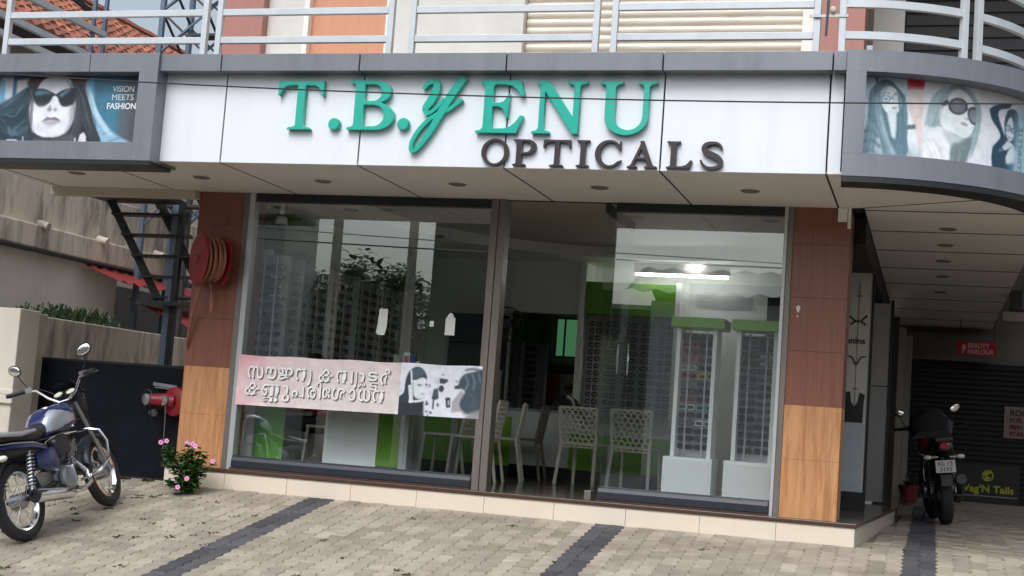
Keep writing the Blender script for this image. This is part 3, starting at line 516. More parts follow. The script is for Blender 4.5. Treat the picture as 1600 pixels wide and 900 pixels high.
L2 = [('p', [(0, 0), (470, 0), (560, 760), (0, 760)], (190, 214, 224), 5), ('p', [(440, 60), (590, 60), (570, 180), (450, 180)], (196, 44, 70), 2), ('p', [(450, 160), (590, 170), (560, 780), (480, 780)], (226, 210, 206), 6), ('p', [(580, 60), (1700, 60), (1700, 960), (550, 960)], (228, 230, 236), 4),
      ('l', ([(212, 80), (212, 130)], 14), (50, 66, 78), 1), ('s', [(150, 320), (160, 200), (230, 115), (310, 105), (370, 160), (430, 240), (425, 330), (450, 560), (420, 730), (100, 730), (180, 480), (150, 400)], (84, 112, 126), 2), ('s', [(100, 600), (120, 470), (210, 470), (260, 740), (90, 740)], (172, 190, 198), 4), ('l', ([(110, 520), (170, 500), (230, 560)], 22), (80, 106, 118), 3), ('l', ([(105, 600), (170, 580), (250, 640)], 20), (96, 118, 128), 3), ('l', ([(110, 680), (180, 660), (240, 720)], 18), (110, 130, 138), 3),
      ('s', [(240, 190), (290, 150), (350, 170), (390, 240), (405, 310), (370, 370), (310, 375), (270, 340), (240, 270)], SKN, 2), ('p', [(290, 360), (370, 360), (360, 580), (330, 560)], (214, 226, 232), 3), ('l', ([(240, 380), (290, 560), (350, 700)], 26), (196, 214, 222), 3), ('l', ([(380, 360), (400, 480), (380, 640)], 34), (90, 122, 136), 4),
      ('s', [(420, 300), (450, 320), (500, 480), (540, 690), (490, 690), (440, 560)], (226, 236, 240), 2), ('p', [(430, 465), (510, 458), (512, 492), (434, 500)], (96, 112, 120), 1), ('p', [(100, 700), (550, 660), (560, 780), (90, 760)], (150, 170, 178), 14, .7),
      ('e', (278, 255, 42, 30, -4), (96, 112, 124), 1), ('e', (278, 255, 35, 24, -4), (210, 222, 230), 1), ('e', (362, 240, 30, 26, -4), (110, 126, 136), 1), ('e', (362, 240, 25, 21, -4), (214, 224, 232), 1), ('e', (282, 256, 9, 7, 0), (70, 84, 96), 1), ('l', ([(318, 250), (334, 244)], 7), (80, 96, 108), 1), ('l', ([(334, 270), (345, 288), (328, 292)], 6), (140, 150, 160), 1), ('s', [(318, 326), (345, 318), (374, 322), (350, 338)], (168, 160, 172), 2), ('h', ([(200, 180), (190, 380), (150, 700)], 90, 34), (96, 126, 140), 1, .5), ('h', ([(270, 130), (220, 300), (260, 520), (340, 720)], 60, 26), (128, 156, 168), 1, .5), ('h', ([(400, 220), (420, 420), (410, 700)], 60, 26), (84, 114, 128), 1, .5), ('e', (300, 200, 40, 24, 0), (240, 246, 248), 5, .6), ('e', (340, 352, 40, 12, 0), (190, 204, 212), 4, .6), ('l', ([(255, 215), (285, 205), (312, 212)], 7), (110, 126, 136), 1, .8), ('l', ([(345, 215), (385, 195)], 8), (110, 126, 136), 2),
      ('s', [(610, 480), (640, 330), (700, 210), (790, 140), (880, 145), (960, 220), (995, 330), (1000, 480), (940, 640), (870, 780), (780, 790), (760, 640), (820, 560), (700, 470)], (150, 172, 176), 4), ('s', [(770, 780), (790, 640), (880, 560), (960, 560), (930, 660), (880, 790)], (118, 134, 136), 4), ('s', [(680, 300), (740, 200), (840, 165), (930, 230), (960, 320), (960, 470), (900, 560), (810, 530), (720, 480), (690, 400)], (236, 242, 244), 2), ('p', [(560, 780), (590, 520), (690, 470), (780, 600), (770, 800)], (236, 240, 244), 4), ('s', [(700, 480), (800, 540), (890, 560), (800, 620), (760, 600)], (196, 208, 210), 6),
      ('l', ([(600, 470), (650, 330), (740, 200)], 36), (170, 194, 198), 6, .8), ('l', ([(990, 330), (990, 460), (950, 600)], 24), (176, 196, 200), 4, .8), ('l', ([(640, 470), (690, 380)], 22), (110, 130, 136), 4, .7), ('e', (690, 380, 14, 26, 10), (230, 238, 242), 2),
      ('l', ([(705, 290), (760, 270)], 36), (48, 54, 60), 1), ('e', (835, 305, 74, 68, 10), (44, 50, 58), 1), ('e', (835, 305, 62, 57, 10), (126, 132, 140), 3), ('e', (958, 380, 46, 74, -12), (44, 50, 58), 1), ('e', (958, 380, 36, 62, -12), (136, 142, 150), 3), ('l', ([(900, 330), (920, 330)], 12), (60, 66, 72), 1), ('l', ([(918, 380), (908, 410), (890, 400)], 8), (150, 158, 166), 2), ('s', [(848, 440), (885, 432), (912, 462), (880, 460)], (176, 164, 176), 2), ('h', ([(780, 150), (680, 260), (630, 470)], 110, 36), (168, 190, 194), 1, .55), ('h', ([(900, 160), (990, 300), (990, 480), (930, 720)], 40, 24), (150, 172, 176), 1, .5), ('h', ([(830, 600), (840, 700), (810, 790)], 110, 30), (128, 146, 148), 1, .55), ('e', (760, 420, 60, 40, 20), (214, 224, 226), 8, .7), ('e', (870, 510, 70, 24, 25), (206, 216, 220), 6, .7), ('e', (840, 200, 70, 24, 0), (246, 250, 250), 6, .6), ('h', ([(600, 560), (660, 640), (700, 780)], 120, 14), (226, 232, 236), 1, .4), ('e', (820, 280, 26, 20, 0), (160, 166, 172), 5, .7),
      ('s', [(1080, 320), (1130, 285), (1250, 262), (1240, 300), (1150, 340), (1200, 520), (1220, 560), (1260, 860), (1120, 830), (1105, 640), (1170, 530), (1100, 400)], (34, 64, 86), 1), ('s', [(1200, 420), (1230, 320), (1300, 320), (1320, 440), (1300, 640), (1280, 800), (1220, 700)], (48, 74, 92), 2), ('s', [(1210, 450), (1250, 370), (1290, 400), (1290, 500), (1250, 570), (1215, 520)], (206, 220, 228), 2), ('p', [(1180, 620), (1230, 560), (1280, 600), (1220, 640), (1150, 660)], (210, 222, 228), 2), ('s', [(1210, 700), (1250, 620), (1295, 620), (1280, 760), (1215, 760)], (216, 226, 232), 2), ('p', [(1210, 760), (1290, 740), (1260, 870), (1130, 850)], (40, 92, 116), 3), ('e', (1228, 462, 24, 26, 10), (60, 80, 94), 1, .9), ('e', (1228, 462, 18, 20, 10), (170, 190, 202), 1), ('e', (1274, 480, 22, 24, 10), (60, 80, 94), 1, .9), ('e', (1274, 480, 16, 18, 10), (160, 180, 194), 1), ('l', ([(1230, 535), (1262, 541)], 9), (150, 150, 164), 2), ('h', ([(1250, 330), (1300, 420), (1310, 640)], 50, 20), (70, 100, 118), 1, .5), ('h', ([(1140, 600), (1170, 720), (1180, 840)], 90, 16), (52, 84, 104), 1, .5),
      ('p', [(1320, 300), (1600, 340), (1600, 960), (1260, 860)], (164, 200, 216), 8), ('p', [(1480, 300), (1700, 300), (1700, 960), (1480, 960)], (210, 216, 222), 8)]
img2 = picture(420, 170, (228, 230, 236), L2, fm2, 3)
def pos2(u, v):
    x = 5.115+u*1.30; r = 1.59; a = math.asin((x-CXc)/r); return (x-5.6, CYc-r*math.cos(a)+1.4, 2.853+v*.592-2.68)
link('poster', pic_mesh('poster', img2, pos2, paper), PR)
t = link('poster_word', text_mesh('poster_word', 'COMPLETE', .10, mat('print_grey', rgb(120,135,145), .5), .0006), PR)
M_ = Matrix.Rotation(R(52), 4, 'Z') @ FACE.to_4x4() @ Matrix.Rotation(R(90), 4, 'Z') @ Matrix.Diagonal((.75, .8, 1, 1)); t.data.transform(M_)
a_ = R(57.5); t.location = Vector((CXc+1.594*math.sin(a_), CYc-1.594*math.cos(a_), 2.875))-Vector((5.6, -1.4, 2.68))

# ---------------------------------------------------------------- balcony railings
def rail_panel(x0, x1, label):
    t = thing('balcony_railing', label, 'railing', ((x0+x1)/2, -1.33, 3.57), 'railing panels along the balcony edge')
    for x in (x0, x1):
        m = MB(); m.box(x-.025, x+.025, -1.355, -1.305, 3.57, 4.75); m.build('post', rail_paint, t, bevel=.004)
    for z in (3.775, 4.012, 4.25, 4.49, 4.72):
        m = MB(); m.box(x0+.026, x1-.026, -1.35, -1.31, z-.028, z+.028); m.build('rail', rail_paint, t, bevel=.004)
rp = [(-2.22, -.285), (-.15, 1.385), (1.575, 3.085), (3.23, 4.755)]
lb = ['above the sunglasses poster box', 'in front of the orange upper door', 'in front of the cream wall above the script y', 'in front of the upper roller shutter']
for (a, b), l in zip(rp, lb): rail_panel(a, b, 'pale grey steel balcony railing panel '+l)
t = thing('balcony_railing', 'pale grey steel railing post row over the tiled roof side', 'railing', (-2.45, -1.33, 3.57), 'railing panels along the balcony edge')
for x in (-2.38, -2.52):
    m = MB(); m.box(x-.025, x+.025, -1.355, -1.305, 3.57, 4.75); m.build('post', rail_paint, t, bevel=.004)
for z in (3.775, 4.012, 4.25, 4.49, 4.72):
    m = MB(); m.box(-2.494, -2.406, -1.35, -1.31, z-.028, z+.028); m.build('rail', rail_paint, t, bevel=.004)
for (a0, a1), l in (((1.5, 36.5), 'over the first fashion portrait'), ((41.5, 80), 'at the far end of the rounded corner')):
    rr = 1.50; t = thing('balcony_railing', 'curved pale grey steel balcony railing panel '+l, 'railing', (CXc+rr*math.sin(R((a0+a1)/2)), CYc-rr*math.cos(R((a0+a1)/2)), 3.57), 'curved railing panels')
    for a in (a0, a1):
        m = MB(); px_, py_ = CXc+rr*math.sin(R(a)), CYc-rr*math.cos(R(a)); m.obox((px_, py_, 4.16), (.05, .05, 1.18), Matrix.Rotation(R(a), 3, 'Z')); m.build('post', rail_paint, t, bevel=.004)
    for z in (3.775, 4.012, 4.25, 4.49, 4.72):
        m = MB(); q = arc(rr+.02, R(a0+.8), R(a1-.8), 14)+arc(rr-.02, R(a0+.8), R(a1-.8), 14)[::-1]; m.prism(q, lambda x, y: (x, y, z-.028), lambda x, y: (x, y, z+.028)); m.build('rail', rail_paint, t)
t = thing('rail_clamp', 'small steel clamp and hanging strap joining two railing posts', 'clamp', (4.83, -1.36, 3.95))
m = MB(); m.box(4.70, 4.98, -1.372, -1.36, 3.905, 3.925); m.build('clamp_bar', dull_steel, t); m = MB(); m.bar((4.84, -1.375, 4.3), (4.826, -1.375, 3.76), .02, .006, (0, 1, 0)); m.build('strap', dark_steel, t)
m = MB(); m.ell((4.87, -1.38, 3.955), (.025, .02, .03)); m.build('knot', beam_m, t, smooth=True)

# ---------------------------------------------------------------- shopfront glazing
def window(x0, x1, label, jl, jr, tl_=0):
    t = thing('shop_window', label, 'window', ((x0+x1)/2, .12, FZ))
    m = MB(); m.prism([(.116, .25), (.124, .25), (.124+tl_, 2.66), (.116+tl_, 2.66)], lambda a, b: (x0+.001, a, b), lambda a, b: (x1-.001, a, b)); m.build('glass_pane', glass, t)
    m = MB(); m.box(x0, x1, .085, .16, 2.652, 2.728); m.build('top_rail', black_metal, t, bevel=.004)
    m = MB(); prof = [(.045, .200), (.045, .262), (.058, .292), (.085, .306), (.16, .306), (.16, .200)]; m.loft([[(x, a, b) for a, b in prof] for x in (x0+.002, x1-.002)]); m.build('bottom_rail', navy_rubber, t, bevel=.006)
    m = MB(); m.box(x0, x1, .03, .2, FZ+.0005, .1995); m.build('sill', granite, t)
    for a, b in (jl, jr):
        if a is not None: m = MB(); m.box(a, b, .07, .17, FZ+.001, 2.7285); m.build('jamb', alu_clean, t, bevel=.003)
    return t
w1 = window(-.40, 1.898, 'large tinted shop window with the pink banner across it', (-.452, -.401), (None, None), 0)
w2 = window(3.018, 4.448, 'tinted shop window in front of the sunglasses cabinets', (None, None), (4.449, 4.478), 0)
m = MB(); m.box(-.511, -.453, .075, .2, FZ+.001, 2.729); m.build('frame_strip', alu, B, bevel=.003)
m = MB(); m.box(4.479, 4.526, .08, .2, FZ+.001, 2.729); m.build('frame_strip', alu, B, bevel=.003)
t = thing('door_jamb', 'wide weathered aluminium door jamb beside the open entrance', 'door frame', (1.96, .12, FZ))
m = MB(); m.box(1.899, 1.965, .06, .2, FZ+.001, 2.7285); m.build('jamb_front', alu, t, bevel=.004); m = MB(); m.box(1.968, 2.035, .07, .22, FZ+.001, 2.7285); m.build('jamb_return', alu, t, bevel=.004)
t = thing('glass_door', 'frameless glass door standing open into the shop', 'door', (2.935, .12, FZ))
m = MB(); m.box(2.930, 2.940, .12, 1.22, .215, 2.715); m.build('glass_pane', clear_glass, t)
m = MB(); m.box(2.917, 2.953, .10, 1.222, 2.64, 2.727); m.build('top_patch_rail', black_metal, t, bevel=.004)
m = MB(); m.box(2.905, 2.965, .06, .2, .182, .262); m.build('floor_pivot', alu, t, bevel=.004)
for s_ in (-1, 1):
    m = MB(); x_ = 2.935+s_*.05; m.tube([(2.935+s_*.006, 1.12, 1.58), (x_, 1.12, 1.58), (x_, 1.12, 1.30), (2.935+s_*.006, 1.12, 1.30)], .011, 8); m.build('handle', steel, t, smooth=True)
BX, CX_, DX, WX0, WX1, BX0 = 1.558, 1.552, 1.582, 0.433, 0.812, 0.051
# ---------------------------------------------------------------- banner across the left window
BN = thing('banner', 'pink vinyl banner with white Malayalam lettering and an eye test photograph', 'banner', (.76, .06, .77))
def wav(x, z): return .055+.003*math.sin(x*5)+.0008*math.sin(x*17+z*6)
def bpos(x0, x1):
    def f(u, v):
        x = x0+u*(x1-x0); zb = .768+.026*(x+.41)/2.34; zt = 1.222+.026*(x+.41)/2.34+.004*math.sin(x*11); z = zb+v*(zt-zb); return (x-.76, wav(x, z)-.06, z-.77)
    return f
id2 = lambda x, y: (x, y)
pk_ = [('p', [(-5, -5), (60, -5), (40, 60), (30, 120), (-5, 120)], (232, 168, 174), 24), ('e', (110, 55, 120, 40, 0), (226, 208, 208), 26), ('e', (250, 60, 130, 60, 0), (222, 212, 210), 26)]
link('pink_panel', pic_mesh('pink_panel', picture(320, 92, (228, 206, 206), pk_, id2, 5), bpos(-.41, 1.178), paper2), BN)
def fm3(x, y):
    top = 80+(x-160)*.05; bot = 775+(x-120)*.075; v = (y-top)/(bot-top); return (x-165+45*v)/1140*220, v*135
L3 = [('s', [(130, 790), (120, 560), (200, 480), (230, 300), (300, 170), (420, 140), (500, 220), (525, 300), (500, 420), (490, 600), (480, 820)], (44, 58, 68), 2), ('p', [(100, 830), (130, 600), (260, 620), (480, 620), (490, 840)], (38, 46, 56), 2),
      ('s', [(330, 350), (420, 290), (500, 290), (520, 350), (505, 420), (520, 460), (490, 560), (400, 570), (340, 520)], (220, 226, 232), 2), ('s', [(310, 180), (420, 150), (500, 220), (480, 260), (420, 270), (380, 320), (315, 310)], (72, 94, 106), 3), ('l', ([(300, 180), (310, 330), (320, 600)], 26), (232, 236, 240), 1), ('l', ([(300, 335), (420, 330), (520, 325)], 30), (230, 234, 238), 1), ('l', ([(270, 600), (400, 600), (520, 570)], 34), (232, 236, 240), 1), ('l', ([(280, 380), (300, 620)], 40), (228, 233, 238), 1), ('l', ([(290, 180), (360, 130), (450, 140)], 18), (214, 222, 228), 1),
      ('l', ([(400, 385), (445, 388)], 16), (60, 66, 74), 1), ('l', ([(510, 365), (520, 390)], 18), (60, 66, 74), 1), ('l', ([(440, 500), (490, 505)], 12), (150, 140, 150), 1), ('p', [(480, 590), (1260, 590), (1260, 860), (480, 840)], (222, 228, 238), 3),
      ('p', [(700, 285), (820, 305), (820, 330), (770, 365), (700, 355)], (60, 70, 80), 1), ('p', [(630, 280), (700, 280), (700, 360), (640, 360)], (206, 212, 220), 1), ('e', (555, 390, 22, 24, 0), (90, 102, 112), 1, .8), ('e', (555, 390, 13, 15, 0), (214, 220, 226), 1), ('p', [(620, 440), (680, 420), (690, 560), (600, 560)], (70, 84, 94), 2), ('e', (727, 430, 36, 46, 0), (52, 62, 72), 1), ('l', ([(620, 550), (610, 710)], 20), (60, 70, 80), 1), ('e', (640, 555, 45, 24, 0), (60, 72, 84), 1), ('p', [(785, 550), (855, 560), (850, 690), (800, 690)], (46, 54, 64), 1), ('p', [(820, 590), (842, 590), (838, 660), (815, 655)], (200, 208, 216), 1), ('p', [(505, 655), (520, 580), (552, 650)], (70, 80, 90), 1), ('e', (680, 650, 14, 24, 0), (70, 80, 90), 1), ('e', (520, 740, 16, 12, 0), (70, 76, 84), 1), ('e', (580, 755, 18, 14, 20), (60, 66, 74), 1), ('e', (540, 785, 12, 9, 0), (80, 86, 94), 1), ('e', (940, 335, 8, 14, 0), (60, 66, 74), 1), ('e', (752, 238, 10, 10, 0), (70, 76, 84), 1),
      ('p', [(910, 400), (990, 380), (1000, 440), (915, 440)], (60, 74, 86), 1), ('s', [(870, 760), (880, 620), (960, 520), (1010, 470), (1100, 600), (1100, 790)], (172, 166, 172), 4), ('s', [(970, 340), (1040, 250), (1180, 215), (1320, 220), (1320, 740), (1130, 790), (1010, 720), (990, 620), (1060, 480), (980, 420)], (62, 78, 90), 3), ('l', ([(1060, 260), (1100, 360), (1060, 460)], 26), (126, 150, 164), 4, .8), ('l', ([(1150, 240), (1190, 350), (1170, 460)], 22), (130, 154, 168), 4, .8), ('l', ([(1240, 230), (1270, 360)], 20), (120, 146, 160), 4, .8), ('l', ([(1120, 520), (1190, 600), (1140, 700)], 18), (100, 116, 128), 4, .6), ('l', ([(1060, 190), (1150, 175), (1250, 185)], 22), (60, 72, 82), 3), ('p', [(1050, 850), (1130, 770), (1300, 720), (1300, 860)], (150, 150, 156), 6), ('p', [(880, 760), (1010, 750), (1060, 850), (870, 850)], (228, 230, 238), 3)]
link('photo_panel', pic_mesh('photo_panel', picture(220, 135, (226, 228, 238), L3, fm3, 6), bpos(1.1785, 1.93), paper2), BN)
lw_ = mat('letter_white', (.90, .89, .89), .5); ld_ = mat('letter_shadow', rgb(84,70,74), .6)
def bx_(cx): return -.41+(370+cx/5.926-377)*1.59/251
def glyph(src, cx0, cx1, z0, z1):
    """src: a Malayalam character or a list of strokes in a unit box"""
    x0, x1 = bx_(cx0), bx_(cx1)
    if isinstance(src, str): me = text_mesh('letter', src, 1, lw_, .0, .012)
    else: me = curve_mesh('letter', [stroke(p, 5) for p in src], lw_, 0, 0)
    co = np.zeros(len(me.vertices)*3); me.vertices.foreach_get('co', co); co = co.reshape(-1, 3); mn, mx = co.min(0), co.max(0)
    zz = .026*(x0+.41)/2.34
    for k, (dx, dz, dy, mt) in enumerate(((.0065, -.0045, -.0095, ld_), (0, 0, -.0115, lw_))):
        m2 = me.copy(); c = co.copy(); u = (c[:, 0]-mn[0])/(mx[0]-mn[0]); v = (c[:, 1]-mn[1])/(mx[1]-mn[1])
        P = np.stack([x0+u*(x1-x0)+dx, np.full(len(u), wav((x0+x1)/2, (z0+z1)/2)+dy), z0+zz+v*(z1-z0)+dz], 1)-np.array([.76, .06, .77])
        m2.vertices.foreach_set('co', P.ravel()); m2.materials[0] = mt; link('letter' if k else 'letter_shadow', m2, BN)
YA = [[(.7, 1, .14), (.75, .5, .14), (.6, .15, .15), (.1, 0, .12)]]; BAR = [[(.5, 1, .3), (.5, .5, .3), (.5, 0, .3)]]
a, b = 1.015, 1.128; c, d = .862, .972
for src, x0, x1, z0, z1 in (('സ', 140, 285, a, b), ('ൗ', 302, 408, a, b), ('ജ', 424, 556, a, b), ('ന', 582, 688, a, b), (YA, 692, 728, a-.045, b-.012),
                            ('ക', 795, 930, a, b+.004), ('ന', 958, 1060, a, b), (BAR, 1090, 1106, a, b), (YA, 1112, 1146, a-.05, b-.008), ('ൂ', 1156, 1224, a-.045, b-.012), ('ട', 1242, 1326, a+.03, b), ('ട', 1262, 1330, a-.05, a+.022), ('ർ', 1352, 1448, a, b+.035),
                            ('ക', 128, 262, c, d+.008), ('ണ', 285, 458, c, d), ('ണ', 290, 450, c-.05, c-.012), ('ു', 474, 542, c-.042, d-.006), ('പ', 560, 672, c, d-.01), ('ര', 700, 782, c, d), ('ി', 784, 828, c, d+.045), ('േ', 842, 912, c, d-.006), ('ശ', 928, 1056, c, d), ('ാ', 1082, 1144, c, d-.006), ('ധ', 1168, 1276, c, d), ('ന', 1298, 1408, c, d)):
    glyph(src, x0, x1, z0, z1)
# slips of paper taped inside the glass
pap = mat('paper', rgb(222,226,222), .7, 0, .05, 12)
def slip(name, poly, label, mt=pap, y=.111):
    m = MB(); m.prism(poly, lambda x, z: (x, y, z), lambda x, z: (x, y+.0015, z)); tag(m.build(name, mt), label, 'paper')
slip('paper_slip', [(.905, 1.715), (.985, 1.715), (.985, 1.56), (.967, 1.48), (.91, 1.478), (.885, 1.5), (.895, 1.56)], 'crumpled white paper slip stuck on the shop window above the banner')
slip('paper_label', [(1.537, 1.51), (1.627, 1.51), (1.627, 1.665), (1.61, 1.668), (1.605, 1.695), (1.582, 1.71), (1.56, 1.695), (1.553, 1.668), (1.537, 1.664)], 'white arch topped paper label stuck on the shop window')
slip('sticker', [(1.39, 1.578), (1.428, 1.578), (1.428, 1.628), (1.39, 1.628)], 'small square white sticker on the shop window')
tr = MB(); random.seed(11)
for k in range(26):
    x, z = random.uniform(1.26, 1.34), random.uniform(1.555, 1.69)
    if abs(x-1.30) < .028 and abs(z-1.62) < .045 and random.random() < .6: continue
    tr.prism([(x+random.uniform(.004, .012)*math.cos(q), z+random.uniform(.004, .014)*math.sin(q)) for q in [i*math.pi/3 for i in range(6)]], lambda x, z: (x, .1125, z), lambda x, z: (x, .1135, z))
tag(tr.build('torn_sticker', mat('torn_paper', rgb(140,146,146), .8)), 'torn remains of a sticker on the shop window between two papers', 'sticker')

# ---------------------------------------------------------------- shop interior
IN = thing('shop_interior', 'white walled optical shop interior with dropped curved ceiling', 'room', (2, 2.5, FZ))
def inb(name, x0, x1, y0, y1, z0, z1, mt, par=None, bev=0): m = MB(); m.box(x0, x1, y0, y1, z0, z1); return m.build(name, mt, par if par is not None else IN, bevel=bev)
inb('left_wall', -.70, -.62, .55, 8.2, FZ, 2.9, int_wall); inb('right_wall', 4.56, 4.64, .55, 4.9, FZ, 2.9, int_wall)
inb('back_wall', -.62, .80, 4.55, 4.65, FZ, 2.9, int_wall); inb('back_wall', 1.72, 4.56, 4.9, 5.0, FZ, 2.9, int_wall); inb('bulkhead', .80, 1.66, 4.5, 4.6, 2.11, 2.9, int_wall); inb('pilaster', 1.66, 1.73, 4.42, 4.9, FZ, 2.9, white_lam)
inb('back_room_wall', -.62, 2.6, 8.2, 8.3, FZ, 2.9, int_wall); inb('back_room_wall', 2.6, 2.7, 5.0, 8.3, FZ, 2.9, int_wall)
inb('ceiling', -.7, 4.64, .25, 8.3, 2.86, 2.92, int_ceil)
cen = (2.6, 1.6); q = [(-.62, .26), (.66, .26)] + [(cen[0]+2.36*math.cos(R(t_)), cen[1]+2.36*math.sin(R(t_))) for t_ in np.linspace(214, 36, 40)] + [(4.559, 4.88), (-.62, 4.88)]
m = MB(); m.prism(q, lambda x, y: (x, y, 2.725), lambda x, y: (x, y, 2.86)); m.build('dropped_ceiling', int_ceil, IN)
for x, y, z in ((1.9, .9, 2.86), (2.4, 1.6, 2.86), (2.0, 2.4, 2.86), (1.3, 1.5, 2.86), (3.4, 1.2, 2.86), (.2, .9, 2.725), (.5, 2.6, 2.725)):
    dl = link('downlight', ring_me, IN); dl.location = Vector((x, y, z))-IN.location
# displays with rods of eyewear
eye_black = mat('eyewear_black', (.012, .012, .014), .3); lens_dark = mat('eyewear_lens', (.02, .018, .02), .12)
def eyewear(name, frame, lensm, wide=.148, high=.040, ring=.006):
    m = MB()
    for s_ in (-1, 1):
        cx = s_*wide*.26; pts = [(cx+wide*.225*math.copysign(abs(math.cos(t))**.8, math.cos(t)), 0, high/2*math.copysign(abs(math.sin(t))**.8, math.sin(t))) for t in [k*math.pi/6 for k in range(12)]]
        m.mi = 0; m.tube(pts, ring/2, 4, closed=True)
        if lensm: m.add([(p[0], .001, p[2]) for p in pts], [tuple(range(12))], 1); m.add([(p[0], .003, p[2]) for p in pts], [tuple(range(12))[::-1]], 1)
        m.mi = 0; m.bar((s_*wide*.49, 0, high*.3), (s_*wide*.47, .11, high*.2), .004)
    m.bar((-wide*.05, 0, high*.15), (wide*.05, 0, high*.15), .005)
    return m.mesh(name, [frame, lensm or frame])
glasses_black = eyewear('eyeglasses', eye_black, None, ring=.0125); sun_me = {}
for nm, cc in (('black', None), ('pink', rgb(206,98,120)), ('rose', rgb(176,44,74)), ('red', rgb(170,30,36)), ('yellow', rgb(222,200,110)), ('teal', rgb(70,200,176)), ('white', rgb(222,222,214)), ('brown', rgb(88,58,44)), ('grey', rgb(104,108,114))):
    sun_me[nm] = eyewear('sunglasses', eye_black if cc is None else mat('eyewear_'+nm, cc, .3), lens_dark, ring=.010)
rod_me = MB().cyl((0, 0, 0), (0, 0, 1), .0068, 8).mesh('rod', alu_clean, True)
def rod(par, x, y, z0, z1):
    o = link('rod', rod_me, par, loc=Vector((x, y, z0))-wloc(par)); o.scale = (1, 1, z1-z0)
def eyes(me, x, y, z, rz, label, group, name='sunglasses', tilt=0):
    o = link(name, me, loc=(x, y, z)); o.rotation_euler = (R(random.uniform(-6, 6)), R(random.uniform(-4, 4)), rz+R(random.uniform(-5, 5))); return tag(o, label, 'eyeglasses' if name == 'eyeglasses' else 'sunglasses', group)
random.seed(5)
seq1 = [['black', 'pink', 'rose', 'pink', 'white', 'red', 'grey', 'black', 'rose', 'white', 'black', 'black', 'black', 'black', 'black', 'brown'], ['brown', 'black', 'black', 'black', 'brown', 'yellow', 'grey', 'black', 'black', 'teal', 'black', 'white', 'black', 'black', 'black', 'black']]
for ci, (x0, x1, hx0, hx1, lab) in enumerate(((3.473, 3.90, 3.478, 3.942, 'white sunglasses cabinet with lime green top near the glass door'), (3.999, 4.425, 4.005, 4.445, 'white sunglasses cabinet with lime green top beside the right column'))):
    t = thing('display_cabinet', lab, 'cabinet', ((x0+x1)/2, .62, FZ))
    inb('base', x0, x1, .515, .90, FZ+.002, .596, white_lam, t, .003); inb('door_panel', x0+.022, x1-.022, .505, .5145, FZ+.06, .575, white_lam, t, .002)
    bxl, bxr = x0+.045, x1-.03; inb('back_panel', bxl+.036, bxr-.036, .86, .88, .66, 1.64, grey_lam, t); inb('back_board', bxl, bxr, .881, .90, .597, 1.70, white_lam, t)
    for xa in (bxl, bxr-.035): inb('stile', xa, xa+.035, .60, .8595, .597, 1.72, white_lam, t, .002)
    inb('header', hx0, hx1, .50, .90, 1.721, 1.808, green_lam, t, .002)
    for r_ in range(2):
        xr = bxl+.10+r_*(bxr-bxl-.20); rod(t, xr, .70, .60, 1.72)
        for k in range(15):
            col_ = seq1[r_][k] if ci == 0 else random.choice(['black']*6+['brown', 'grey', 'black', 'grey'])
            if ci == 0 and col_ != 'black':
                lb_ = '%s framed sunglasses on a rod of the cabinet near the glass door' % col_; gp = col_+' sunglasses near the door'
            elif ci == 0: lb_, gp = 'black sunglasses on the rods of the cabinet near the glass door', 'black sunglasses near the door'
            else: lb_, gp = '%s sunglasses in the cabinet beside the right column' % col_, col_+' sunglasses beside the column'
            eyes(sun_me[col_], xr+random.uniform(-.006, .006), 1.66*0+.74, 1.655-k*.069, 0, lb_, gp)
# left wall displays facing into the room, green header over them
t = thing('wall_display', 'long eyewear wall display with dark green header along the left wall', 'display', (-.55, 2.4, FZ))
inb('back_panel', -.615, -.60, .7, 4.4, 1.0, 2.28, grey_lam, t); inb('header', -.615, -.30, .75, 4.4, 2.285, 2.66, mat('dark_green_laminate', rgb(84,124,48), .4), t, .003)
for k in range(6): inb('divider', -.599, -.50, .72+k*.735, .745+k*.735, 1.0, 2.284, white_lam, t, .002)
inb('cupboard', -.615, -.25, .7, 4.4, FZ+.002, .98, white_lam, t, .003)
for k in range(15):
    y = .90+k*.235; rod(t, -.50, y, 1.0, 2.25)
    for j in range(11): eyes(glasses_black, -.53, y, 1.14+j*.098, R(90), 'dark framed eyeglasses on the rods of the left wall display', 'eyeglasses on the left wall', 'eyeglasses')
t = thing('rod_display', 'pair of chrome rods with dark eyeglasses beside the left window frame', 'display', (-.42, .52, FZ))
inb('back_panel', -.60, -.28, .66, .675, 1.0, 2.22, grey_lam, t); 
for xr, yr in ((-.485, .62), (-.345, .60)):
    rod(t, xr, yr-.075, .6, 2.2)
    for j in range(10): eyes(sun_me['black'], xr, yr-.05, 1.27+j*.092, R(12), 'dark eyeglasses on the chrome rods beside the left window frame', 'eyeglasses by the left frame', 'eyeglasses')
t = thing('wall_display', 'eyewear wall display with lime green header behind the rear chairs', 'display', (2.2, 4.7, FZ))
inb('back_panel', 1.735, 2.80, 4.60, 4.62, .92, 2.12, grey_lam, t); inb('header', 1.735, 2.80, 4.42, 4.62, 2.121, 2.50, mat('green_header', rgb(96,148,44), .35), t, .003); inb('side_post', 2.801, 2.86, 4.42, 4.62, FZ+.002, 2.52, white_lam, t)
for k in range(5):
    xr = 1.86+k*.21; rod(t, xr, 4.49, .92, 2.10)
    for j in range(13): eyes(glasses_black, xr, 4.52, 1.02+j*.083, 0, 'dark framed eyeglasses under the lime green header at the back wall', 'eyeglasses on the back wall', 'eyeglasses')
